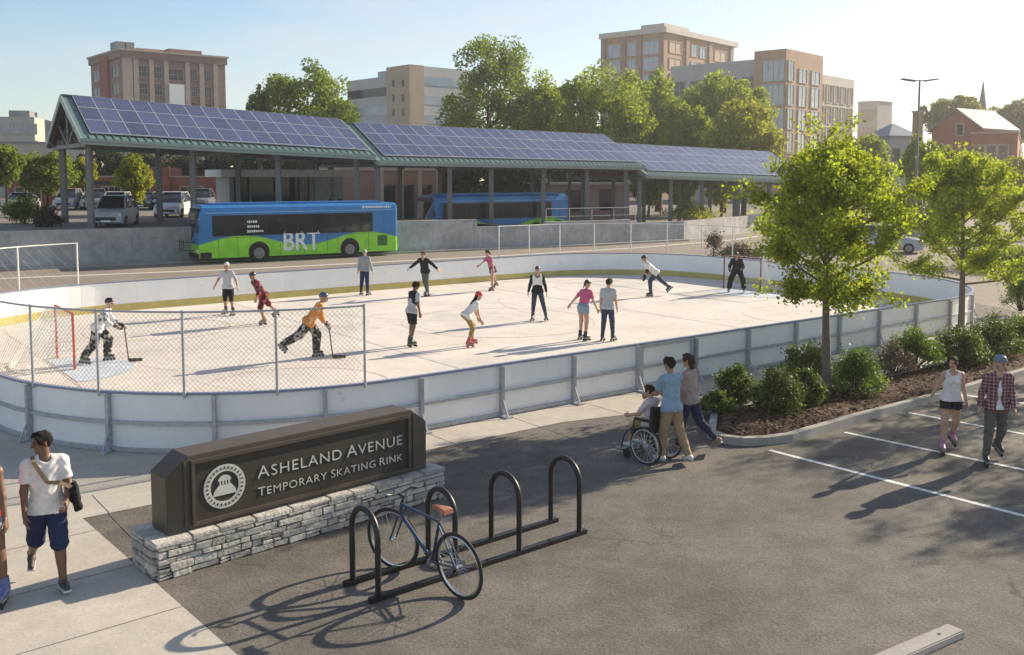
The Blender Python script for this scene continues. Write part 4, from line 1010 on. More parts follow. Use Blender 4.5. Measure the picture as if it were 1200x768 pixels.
def annul(r0, r1, mi, n=40, dy=-.016):
    vs = []; 
    for i in range(n): a = 2 * math.pi * i / n; vs += [(ec[0] + r0 * math.cos(a), dy, ec[1] + r0 * math.sin(a)), (ec[0] + r1 * math.cos(a), dy, ec[1] + r1 * math.sin(a)), (ec[0] + r0 * math.cos(a), -.006, ec[1] + r0 * math.sin(a)), (ec[0] + r1 * math.cos(a), -.006, ec[1] + r1 * math.sin(a))]
    fs = []
    for i in range(n): a, b = 4 * i, 4 * ((i + 1) % n); fs += [(a, b, b + 1, a + 1), (a + 2, a, a + 1, a + 3), (a, a + 2, b + 2, b), (a + 1, b + 1, b + 3, a + 3)]
    em.add(vs, fs, mi)
annul(.195, .285, 0)
for i in range(28):
    a = 2 * math.pi * i / 28; c = (ec[0] + .24 * math.cos(a), -.0175, ec[1] + .24 * math.sin(a)); em.box(c, (.018, .004, .034), 1, M=Matrix.Rotation(-a + R(90), 3, 'Y'))
em.extr([(ec[0] - .16, 0, ec[1] - .11), (ec[0] + .16, 0, ec[1] - .11), (ec[0] + .145, 0, ec[1] - .05), (ec[0] + .085, 0, ec[1] + .02), (ec[0] - .085, 0, ec[1] + .02), (ec[0] - .145, 0, ec[1] - .05)], (0, -.016, 0), (0, -.005, 0))
for x in (-.06, -.02, .02, .06): em.box((ec[0] + x, -.011, ec[1] + .05), (.02, .01, .05))
em.extr([(ec[0] - .09, 0, ec[1] + .075)] + [(ec[0] + .09 * math.cos(R(a)), 0, ec[1] + .075 + .07 * math.sin(R(a))) for a in range(0, 181, 20)], (0, -.016, 0), (0, -.005, 0))
em.build('emblem', [M_LET, M_SIGNP], sg)
# bike rack ------------------------------------------------------------
fr = [G(444, 703), G(548, 663), G(619, 644), G(677, 627)]; bk = [G(413, 685), G(515, 655), G(588, 632), G(647, 613)]
r0 = (fr[0] + bk[0]) / 2; rx = ((fr[3] + bk[3]) / 2 - r0); RLn = rx.length; rx.normalize(); ry = Vector((-rx.y, rx.x, 0))
rk = empty('bike_rack', r0, math.atan2(rx.y, rx.x), 'black steel bike rack of four hoops on two ground rails', 'bike rack')
hw_ = .29; hoops = [0.0, .345, .665, 1.0]
for i, f in enumerate(hoops):
    pts = [(f * RLn, -hw_, .03), (f * RLn, -hw_, .40), (f * RLn, -hw_, .70)] + [(f * RLn, -hw_ * math.cos(R(a)), .72 + hw_ * .98 * math.sin(R(a))) for a in range(10, 180, 10)] + [(f * RLn, hw_, .70), (f * RLn, hw_, .40), (f * RLn, hw_, .03)]
    MB().tube(pts, .036, 12).build('hoop', M_BLACK, rk, smooth=True)
for y in (-hw_, hw_):
    m = MB(); m.box((RLn / 2, y, .03), (RLn + .24, .085, .058))
    for f in (.16, .5, .83): m.cyl((RLn * f, y, .055), (RLn * f, y, .078), .016, 8)
    m.build('rail', M_BLACK, rk, bevel=.006)
# bicycle ----------------------------------------------------------------
def make_bike(pr, pf):
    M_FR = mat('bike_blue', (0.035, 0.07, 0.12), 0.3, 0.1, 6); M_TYRE = mat('tyre', (0.03, 0.03, 0.03), .85, .1, 20); M_CHR = mat('chrome', (.55, .55, .55), .25, .05, 5, metal=.9); M_SAD = mat('saddle_tan', (0.36, 0.15, 0.09), .6, .15, 12)
    d = pf - pr; wb = d.length; root = empty('bicycle', pr, math.atan2(d.y, d.x), 'dark blue road bicycle with a tan saddle leaning in the bike rack', 'bicycle')
    ri = .40
    lean = R(-4); tilt = bpy.data.objects
    def T(x, y, z): return Vector((x, y * math.cos(lean) - z * math.sin(lean), y * math.sin(lean) + z * math.cos(lean)))
    def wheel(x, steer):
        c, s = math.cos(steer), math.sin(steer)
        def Wp(a, r, y=0.0): lx = r * math.cos(a); return T(x + lx * c - y * s, lx * s + y * c, ri + r * math.sin(a))
        ty = MB(); ty.tube([Wp(2 * math.pi * i / 40, ri - .022) for i in range(40)], .022, 8, closed=True)
        w = ty.build('wheel', M_TYRE, root, smooth=True)
        MB().tube([Wp(2 * math.pi * i / 40, ri - .052) for i in range(40)], .013, 6, closed=True).build('rim', M_CHR, w, smooth=True)
        sp = MB()
        for i in range(24):
            a = 2 * math.pi * i / 24; sp.tube([Wp(a + (.5 if i % 2 else -.5), .03, .03 if i % 4 < 2 else -.03), Wp(a, ri - .05)], .0022, 4, cap=False)
        sp.build('spokes', M_CHR, w); MB().cyl(Wp(0, 0, -.055), Wp(0, 0, .055), .022, 10).build('hub', M_CHR, w)
    wheel(0, 0); wheel(wb, R(14))
    bb = T(.47, 0, .33); st_ = T(.30, 0, .86); hd0 = T(wb - .19, 0, .77); hd1 = T(wb - .235, 0, .93); ra_ = T(0, 0, ri)
    f = MB(); f.tube([bb, st_], .02, 10).tube([st_, hd1 + (hd0 - hd1) * .2], .018, 10).tube([bb, hd0], .023, 10).tube([hd0, hd1], .025, 10)
    for y in (-.055, .055):
        f.tube([T(0, y, ri), T(.47, y * .6, .33)], .011, 8); f.tube([T(0, y, ri), T(.31, y * .25, .83)], .010, 8)
    f.build('frame', M_FR, root, smooth=True)
    fk = MB()
    for y in (-.05, .05): fk.tube([hd0 + Vector((0, y, -.02)), T(wb - .10, y, .58), T(wb, y, ri)], [.016, .013, .010], 8)
    fk.build('fork', M_FR, root, smooth=True)
    hb = MB(); top = hd1 + Vector((-.02, 0, .07)); hb.tube([hd1, top], .016, 8); stem = top + Vector((.09, 0, .02)); hb.tube([top, stem], .015, 8)
    hb.tube([stem + Vector((-.06, -.24, .03)), stem + Vector((.0, -.20, .03)), stem + Vector((.02, -.08, .0)), stem, stem + Vector((.02, .08, .0)), stem + Vector((0, .20, .03)), stem + Vector((-.06, .24, .03))], .013, 8)
    hb.build('handlebar', M_BLACK, root, smooth=True)
    s = MB(); sp_ = st_ + (st_ - bb).normalized() * .17
    MB().tube([st_, sp_], .014, 8).build('seat_post', M_CHR, root, smooth=True)
    vs = []; 
    prof = [(-.13, .075, .0), (-.08, .08, .012), (0, .05, .01), (.08, .022, .005), (.15, .016, -.006)]
    for x, w, z in prof:
        for y, q in ((-w, -.03), (-w * .8, .018), (0, .026), (w * .8, .018), (w, -.03)): vs.append(sp_ + Vector((x, y, z + q + .01)))
    fs = [(i * 5 + j, i * 5 + j + 1, (i + 1) * 5 + j + 1, (i + 1) * 5 + j) for i in range(4) for j in range(4)] + [(4, 3, 2, 1, 0), (20, 21, 22, 23, 24)] + [(i * 5 + 4, i * 5, (i + 1) * 5, (i + 1) * 5 + 4) for i in range(4)]
    s.add(vs, fs).build('saddle', M_SAD, root, smooth=True)
    ck = MB(); ck.lathe([(.0, -.004), (.095, -.004), (.095, .004), (0, .004)], bb + Vector((0, -.06, 0)), 24, axis='Y'); ck.tube([bb + Vector((0, -.075, 0)), bb + Vector((.09, -.075, -.15))], .010, 6).tube([bb + Vector((0, .075, 0)), bb + Vector((-.09, .075, .15))], .010, 6)
    ck.cyl(bb + Vector((0, -.075, 0)), bb + Vector((0, .075, 0)), .02, 10)
    ck.build('crank', M_CHR, root)
    for sy_, q in ((-1, 1), (1, -1)):
        c = bb + Vector((.09 * q, sy_ * .12, -.15 * q)); MB().box(c, (.09, .09, .022)).build('pedal', M_BLACK, root)
    ch_ = MB()
    for z in (.088, -.088): ch_.bar(bb + Vector((0, -.06, z)), ra_ + Vector((0, -.06, z * .4)), .008, .010)
    ch_.lathe([(0, -.02), (.05, -.02), (.03, .02), (0, .02)], ra_ + Vector((0, -.055, 0)), 16, axis='Y'); ch_.build('chain', M_STEEL, root)
    bt = bb.lerp(hd0, .45) + Vector((0, 0, .03)); return root
make_bike(G(540, 702), G(463, 667))
# wheel stop
a = G(1052, 772); b = G(1098, 752); d = (b - a).normalized(); q = a - d * .9
ws = MB(); Lw = 1.9; tp = empty('wheel_stop', q, math.atan2(d.y, d.x), 'pale concrete parking wheel stop on the asphalt at the bottom right', 'wheel stop')
ws.extr([(0, -.12, .0), (0, -.10, .075), (0, .10, .075), (0, .12, .0)], (0.0, 0, 0), (Lw, 0, 0)); ws.build('block', M_KERB, tp, bevel=.012)
for x in (.3, Lw - .3): MB().cyl((x, 0, .06), (x, 0, .083), .018, 8).build('pin', M_STEEL, tp)
# goals ------------------------------------------------------------------
M_GRED = mat('goal_red', (0.50, 0.09, 0.07), .45, .1, 5); M_NET = mat('net_white', (.78, .77, .74), .8, .1, 5); M_DRED = mat('goal_maroon', (.20, .05, .04), .5, .1, 5)
def goal(a, n, sgn, label, mp):
    root = empty('hockey_goal', RP(a, n, .015), math.atan2(RA.y, RA.x) + (0 if sgn > 0 else math.pi), label, 'hockey goal', 'hockey goals')
    h, w, dp = 1.42, .98, 1.25
    MB().tube([(0, -w, 0), (0, -w, h), (0, w, h), (0, w, 0)], .032, 8).build('frame', mp, root, smooth=True)
    MB().tube([(0, -w, .03), (-dp * .8, -w * .9, .03), (-dp, -w * .5, .03), (-dp, w * .5, .03), (-dp * .8, w * .9, .03), (0, w, .03)], .022, 6).build('base_bar', M_NET, root, smooth=True)
    m = MB(); 
    def P(s, t): # s along back curve, t 0 bottom..1 top
        b0 = [Vector(p) for p in ((0, -w, .03), (-dp * .8, -w * .9, .03), (-dp, -w * .5, .03), (-dp, w * .5, .03), (-dp * .8, w * .9, .03), (0, w, .03))]
        t0 = [Vector(p) for p in ((0, -w, h), (-.22, -w, h), (-.35, -w * .5, h), (-.35, w * .5, h), (-.22, w, h), (0, w, h))]
        f = s * 5; i = min(4, int(f)); return b0[i].lerp(b0[i + 1], f - i).lerp(t0[i].lerp(t0[i + 1], f - i), t)
    for i in range(41): m.tube([P(i / 40, q / 4) for q in range(5)], .006, 3, cap=False)
    for j in range(15): m.tube([P(i / 20, j / 14) for i in range(21)], .006, 3, cap=False)
    for j in range(9): y = -w + 2 * w * j / 8; m.tube([(0, y, h), (-.3, y * .95, h)], .006, 3, cap=False)
    m.build('net', M_NET, root, fix=False); return root
goal(5.55, 26.7, 1, 'hockey goal with bright red posts at the left end of the rink', M_GRED)
goal(32.1, 26.6, -1, 'hockey goal with dark red posts at the far right end', M_DRED)
# bus --------------------------------------------------------------------
def livery(name, dim=1.0):
    m = mat(name, (0.03 * dim, 0.19 * dim, 0.46 * dim), 0.28, .06, 1.0, spec=.6); n = m.node_tree; l = n.links.new
    b = [x for x in n.nodes if x.type == 'BSDF_PRINCIPLED'][0]; t = [x for x in n.nodes if x.type == 'TEX_COORD'][0]
    sx_ = n.nodes.new('ShaderNodeSeparateXYZ'); l(t.outputs['Object'], sx_.inputs[0])
    def mth(op, a, bb): 
        q = n.nodes.new('ShaderNodeMath'); q.operation = op
        for i, x in enumerate((a, bb)):
            if x is None: continue
            if isinstance(x, (int, float)): q.inputs[i].default_value = x
            else: l(x, q.inputs[i])
        return q.outputs[0]
    ph = mth('MULTIPLY', mth('SUBTRACT', sx_.outputs['X'], 2.3), 2 * math.pi / 7.4)
    wv = mth('ADD', mth('MULTIPLY', mth('COSINE', ph, None), .32), 1.20)
    isg = mth('LESS_THAN', sx_.outputs['Z'], wv)
    vo = n.nodes.new('ShaderNodeTexVoronoi'); vo.inputs['Scale'].default_value = 2.3; l(t.outputs['Object'], vo.inputs['Vector'])
    gr = n.nodes.new('ShaderNodeValToRGB'); gr.color_ramp.elements[0].color = (.22 * dim, .60 * dim, .03 * dim, 1); gr.color_ramp.elements[1].color = (.34 * dim, .78 * dim, .05 * dim, 1); l(vo.outputs['Color'], gr.inputs['Fac'])
    mxx = n.nodes.new('ShaderNodeMix'); mxx.data_type = 'RGBA'; l(isg, mxx.inputs['Factor']); l(gr.outputs['Color'], mxx.inputs['B'])
    old = b.inputs['Base Color'].links[0].from_socket; l(old, mxx.inputs['A']); l(mxx.outputs['Result'], b.inputs['Base Color']); return m
M_BUS = livery('bus_livery'); M_BUSB = mat('bus_blue', (.03, .20, .50), .3, .06, 1); M_TY = mat('bus_tyre', (.02, .02, .02), .85, .1, 9); M_RIM = mat('bus_rim', (.24, .24, .25), .4, .1, 6, metal=.4); M_WTXT = mat('white_vinyl', (.78, .80, .78), .5, .05, 3)
def make_bus(p, ang, label, text=True, LB=11.8, fw=3.25, rwx=8.7):
    root = empty('city_bus', p, ang, label, 'bus', 'blue and green city buses'); Wd, z0, z1 = 2.55, .30, 3.22
    m = MB()
    prof = [(0, .0, z0), (0, -.0, 2.75), (0, .10, 3.08), (0, .32, z1), (0, Wd - .32, z1), (0, Wd - .10, 3.08), (0, Wd, 2.75), (0, Wd, z0)]
    xs = [(0.0, .06), (.18, .0), (LB - .12, 0), (LB, .05)]; vs = []
    for i, (x, ins) in enumerate(xs):
        for q in prof: 
            y = q[1]; y = min(max(y, ins), Wd - ins); sl = (-.10 if x == 0 and q[2] < 1.2 else (.18 if i == 0 and q[2] > 2.9 else 0))
            vs.append((x + sl, y, q[2] - (ins if q[2] > 3.1 else 0)))
    k = len(prof); fs = [(i * k + j, i * k + (j + 1) % k, (i + 1) * k + (j + 1) % k, (i + 1) * k + j) for i in range(3) for j in range(k)] + [tuple(range(k)), tuple(range(4 * k - 1, 3 * k - 1, -1))]
    m.add(vs, fs).build('body', M_BUS, root)
    xw = .55; seg = [.75, 1.75, 2.75, 3.75, 4.75, 5.75, 6.75, 7.75, 8.75, 10.1]
    for a, b in zip(seg[:-1], seg[1:]):
        for y, s in ((-.012, 1), (Wd + .012, 1)): MB().box(((a + b) / 2, y, 2.08), (b - a - .045, .03, 1.06)).build('window', M_GLASS, root)
    MB().box((5.42, -.004, 2.08), (9.5, .014, 1.16)).box((5.42, Wd + .004, 2.08), (9.5, .014, 1.16)).build('window_surround', M_BLACK, root)
    m = MB(); m.add([(-.035, .12, 1.25), (-.035, Wd - .12, 1.25), (.05, Wd - .14, 2.78), (.05, .14, 2.78), (.06, .12, 1.25), (.06, Wd - .12, 1.25), (.2, Wd - .14, 2.78), (.2, .14, 2.78)], [(0, 1, 2, 3), (4, 5, 1, 0), (5, 6, 2, 1), (6, 7, 3, 2), (7, 4, 0, 3)]); m.build('windscreen', M_GLASS, root)
    MB().box((.03, Wd / 2, 2.93), (.1, 1.7, .22)).build('destination_display', M_BLACK, root)
    for y in (.3, Wd - .3): MB().box((-.11, y, .72), (.06, .36, .16)).build('headlight', M_WTXT, root)
    MB().box((-.12, Wd / 2, .45), (.12, Wd - .06, .26)).build('bumper', M_BLACK, root, bevel=.02)
    MB().box((.30, -.006, .48), (.62, .02, .33)).build('door_step_panel', M_BLACK, root)
    br = MB()
    for z in (.75, 1.2): br.tube([(-.12, .6, z), (-.75, .6, z), (-.75, 1.95, z), (-.12, 1.95, z)], .02, 6)
    for y in (.6, 1.05, 1.5, 1.95): br.tube([(-.75, y, .7), (-.75, y, 1.35)], .018, 6)
    br.build('bicycle_carrier', M_BLACK, root)
    MB().tube([(.1, -.02, 2.5), (-.18, -.22, 2.45), (-.2, -.24, 2.1)], .02, 6).box((-.2, -.27, 1.95), (.10, .2, .42)).build('mirror', M_BLACK, root)
    for x in (fw, rwx):
        for y, s in ((-.006, 1), (Wd + .006, -1)):
            MB().lathe([(0, -.012), (.60, -.012), (.60, .012), (0, .012)], (x, y, .56), 28, axis='Y').build('wheel_arch', M_BLACK, root)
            w = MB().lathe([(.0, -.0), (.32, .0), (.34, -.04), (.47, -.04), (.50, 0), (.50, .24), (0, .24)] if s > 0 else [(0, .0), (.32, 0), (.34, .04), (.47, .04), (.50, 0), (.50, -.24), (0, -.24)], (x, y - s * .03, .50), 28, axis='Y').build('wheel', M_TY, root, smooth=True)
            rm = MB(); rm.lathe([(0, -.03 * s), (.12, -.03 * s), (.16, -.005 * s), (.31, -.012 * s), (.31, .0)], (x, y - s * .032, .50), 24, axis='Y')
            for q in range(8): a = q * math.pi / 4; rm.cyl((x + .2 * math.cos(a), y - s * .034, .5 + .2 * math.sin(a)), (x + .2 * math.cos(a), y - s * .055, .5 + .2 * math.sin(a)), .022, 6)
            rm.build('rim', M_RIM, w)
    MB().box((LB - 1.0, -.006, .95), (.62, .014, .62)).build('vent_grille', mat('grille_green', (.05, .16, .03), .7), root)
    MB().box((LB - .55, -.006, 2.2), (.7, .012, 1.2)).build('rear_panel', M_BUSB, root)
    MB().box((LB / 2, Wd / 2, z1 + .05), (LB - 1.6, 1.5, .12)).build('roof_unit', M_BUSB, root, bevel=.04)
    for y in (.18, Wd - .18): MB().box((LB + .01, y, 1.0), (.05, .14, .4)).build('tail_light', M_GRED, root)
    MB().box((LB / 2, -.007, 2.80), (LB - .6, .012, .05)).build('pinstripe', mat('pale_blue', (.25, .42, .62), .4), root)
    ps = MB()
    for x in (1.0, 2.05, 4.5, 5.9, 7.3, 7.95, 9.9): ps.box((x, -.003, .92), (.014, .008, 1.1))
    ps.box((LB / 2, -.003, 1.42), (LB - .3, .008, .012)).build('panel_seam', M_BLACK, root)
    if text:
        t_, w = text_mb('BRT', 1.0, .01, 0, None, (0, 0, 0), MX, fat=.02); sc = 2.25 / w
        mb = MB(); text_mb('BRT', 1.0 * sc, .012, 0, mb, (4.6, -.008, .60), Matrix(((1, 0, 0), (0, 0, -1), (0, 1.2, 0))), fat=.022); mb.build('lettering', M_WTXT, root)
        mb = MB(); rg = random.Random(2); x = 9.5
        while x < 11.3: w = rg.uniform(.06, .12); mb.box((x + w / 2, -.010, 2.98), (w, .01, rg.uniform(.10, .15))); x += w + .035
        for k, ln_ in enumerate((.5, .62, .9)):
            x = 2.6
            while x < 2.6 + ln_: w = rg.uniform(.05, .11); mb.box((x + w / 2, -.032, 2.28 - k * .27), (w, .008, rg.uniform(.09, .14))); x += w + .03
        mb.build('small_lettering', M_WTXT, root)
    return root
fwp = G(304, 307); bd = (G(409, 302) - fwp).normalized(); bp = fwp - bd * 3.25 ; make_bus(bp, math.atan2(bd.y, bd.x), 'blue and green city bus marked BRT parked below the retaining wall')
q2 = at(509, 205, 66.3); p2 = Vector((q2[0], 66.3, .26)); make_bus(p2, CDA, 'second blue and green bus standing behind the middle canopy posts', False)
# cars ---------------------------------------------------------------------
M_CARG = mat('car_glass', (.02, .025, .03), .08, .1, 1, spec=.8); M_CTY = mat('car_tyre', (.02, .02, .02), .85); M_HL = mat('lamp_glass', (.7, .7, .68), .15); M_TL = mat('tail_red', (.35, .02, .02), .3)
def car_paint(n, c): return mat('car_' + n, c, .25, .04, 1, spec=.7)
def make_car(suv=False):
    root = empty('parked_car', (0, 0, 0)); Lc, Wc, H1, H2 = 4.6, 1.82, .92 if not suv else 1.05, 1.46 if not suv else 1.75
    # sections along x: (x, half width, z bottom, z top)
    def loft(secs, name, m, par):
        mb = MB(); k = 8; vs = []
        for (x, hw, zb, zt, tw) in secs: vs += [(x, -hw, zb), (x, -hw, zb + (zt - zb) * .55), (x, -hw * tw, zt - .03), (x, -hw * tw * .92, zt), (x, hw * tw * .92, zt), (x, hw * tw, zt - .03), (x, hw, zb + (zt - zb) * .55), (x, hw, zb)]
        n = len(secs); fs = [(i * k + j, i * k + (j + 1) % k, (i + 1) * k + (j + 1) % k, (i + 1) * k + j) for i in range(n - 1) for j in range(k)] + [tuple(range(k)), tuple(range(n * k - 1, (n - 1) * k - 1, -1))]
        return mb.add(vs, fs).build(name, m, par, smooth=True)
    hw = Wc / 2
    loft([(0, hw * .82, .3, H1 * .72, .92), (.12, hw * .95, .22, H1 * .82, .93), (.9, hw, .2, H1 * .95, .92), (1.4, hw, .2, H1, .93), (3.4, hw, .2, H1 + .02, .93), (Lc - .35, hw * .98, .22, H1, .92), (Lc, hw * .86, .32, H1 * .86, .92)], 'body', car_paint('white', (.62, .62, .62)), root)
    e = Lc - (.25 if suv else .55)
    cb = loft([(1.15, hw * .86, H1 - .05, H1 + .02, .95), (1.95, hw * .86, H1 - .03, H2 - .03, .80), (2.6, hw * .86, H1 - .03, H2, .80), (e - .7, hw * .86, H1 - .03, H2 - .04, .80), (e, hw * .84, H1 - .05, H1 + (.25 if suv else .03), .93)], 'cabin', M_CARG, root)
    rf = MB(); rf.add([(1.9, -hw * .66, H2 - .01), (2.6, -hw * .68, H2 + .02), (e - .65, -hw * .66, H2 - .02), (e - .65, hw * .66, H2 - .02), (2.6, hw * .68, H2 + .02), (1.9, hw * .66, H2 - .01)], [(0, 1, 4, 5), (1, 2, 3, 4)])
    for s in (-1, 1):
        for (x0, z0, x1, z1) in ((1.2, H1, 1.92, H2 - .02), (2.75, H1, 2.75, H2 - .02), (e - .02, H1 + .05, e - .68, H2 - .03)): rf.bar((x0, s * hw * .86, z0), (x1, s * hw * .70, z1), .06, .06)
        rf.bar((1.92, s * hw * .70, H2 - .02), (e - .68, s * hw * .70, H2 - .03), .05, .05)
    rf.build('roof', car_paint('white', None), root)
    for x in (.85, Lc - .95):
        for s in (-1, 1):
            w = MB().lathe([(0, -.1), (.2, -.1), (.32, -.09), (.33, -.05), (.33, .1), (0, .1)] if s < 0 else [(0, .1), (.2, .1), (.32, .09), (.33, .05), (.33, -.1), (0, -.1)], (x, s * (hw - .06), .33), 18, axis='Y').build('wheel', M_CTY, root, smooth=True)
            MB().lathe([(0, s * .012), (.2, s * .004), (.2, 0)], (x, s * (hw + .042), .33), 14, axis='Y').build('rim', M_RIM, w)
    for s in (-1, 1):
        MB().box((.06, s * hw * .68, H1 * .70), (.12, .34, .13)).build('headlight', M_HL, root); MB().box((Lc - .03, s * hw * .72, H1 * .76), (.08, .28, .16)).build('tail_light', M_TL, root)
        MB().box((1.55, s * (hw + .06), H1 + .06), (.1, .16, .11)).build('mirror', M_BLACK, root)
    MB().box((.04, 0, .48), (.1, 1.1, .2)).build('grille', M_BLACK, root); MB().box((-.012, 0, .36), (.02, .5, .11)).build('number_plate', M_WTXT, root)
    for o in root.children:
        if o.name.split('.')[0] in ('body', 'roof'): o.material_slots[0].link = 'OBJECT'
    return root
CARP = [make_car(), make_car(True)]; used = [False, False]
def put_car(kind, p, ang, paint, label, group):
    r_ = CARP[kind] if not used[kind] else copy_tree(CARP[kind]); used[kind] = True
    r_.location = p; r_.rotation_euler.z = ang; tag(r_, label, 'car', group)
    for o in r_.children:
        if o.name.split('.')[0] in ('body', 'roof'): o.material_slots[0].link = 'OBJECT'; o.material_slots[0].material = paint
    return r_
PW, PS, PB, PG_, PR_ = car_paint('white', None), car_paint('silver', (.38, .39, .41)), car_paint('black', (.03, .03, .035)), car_paint('grey', (.16, .17, .18)), car_paint('blue', (.05, .08, .15))
cg = 'cars parked behind the retaining wall'
q = G(124, 267, 1.95); put_car(1, q, R(99), PS, 'silver SUV nosing towards the wall between the canopy posts and the bus', cg)
q = at(128, 205, 66); put_car(1, (q[0], 66, 1.95), R(102), PW, 'white SUV right behind the silver one, its roof showing above', cg)
q = at(205, 205, 68); put_car(1, (q[0], 66, 1.95), R(96), PW, 'white SUV beside the front of the BRT bus', cg)
for i, (u, pt, lab) in enumerate(((12, PW, 'white car at the left edge of the car park'), (66, PS, 'silver car seen between the two left canopy posts'), (92, PW, 'white car right of the left canopy posts'), (112, PG_, 'grey car left of the SUVs'), (158, PB, 'black car under the yellow green tree'), (176, PW, 'white car right of the yellow green tree'), (196, PS, 'silver car in front of the brick shop'), (228, PG_, 'grey car behind the white SUV near the bus'))):
    q = at(u, 205, 80); put_car(i % 2 if i != 5 else 0, (q[0], 80 + (i % 3), 1.95), R(98 + (i * 37) % 16), pt, lab, cg)
cg = 'cars parked beyond the rink on the right'
for i, (u, v, pt, lab) in enumerate(((1040, 298, PW, 'white car beyond the rink, left one behind the young trees'), (1082, 297, PS, 'silver car beyond the rink, middle one behind the young trees'), (1100, 283, PG_, 'grey car furthest back behind the further young tree'), (1008, 288, PS, 'silver car behind the nearer young tree'))):
    q = G(u, v); put_car(i % 2, q, R(150 + 7 * i), pt, lab, cg)
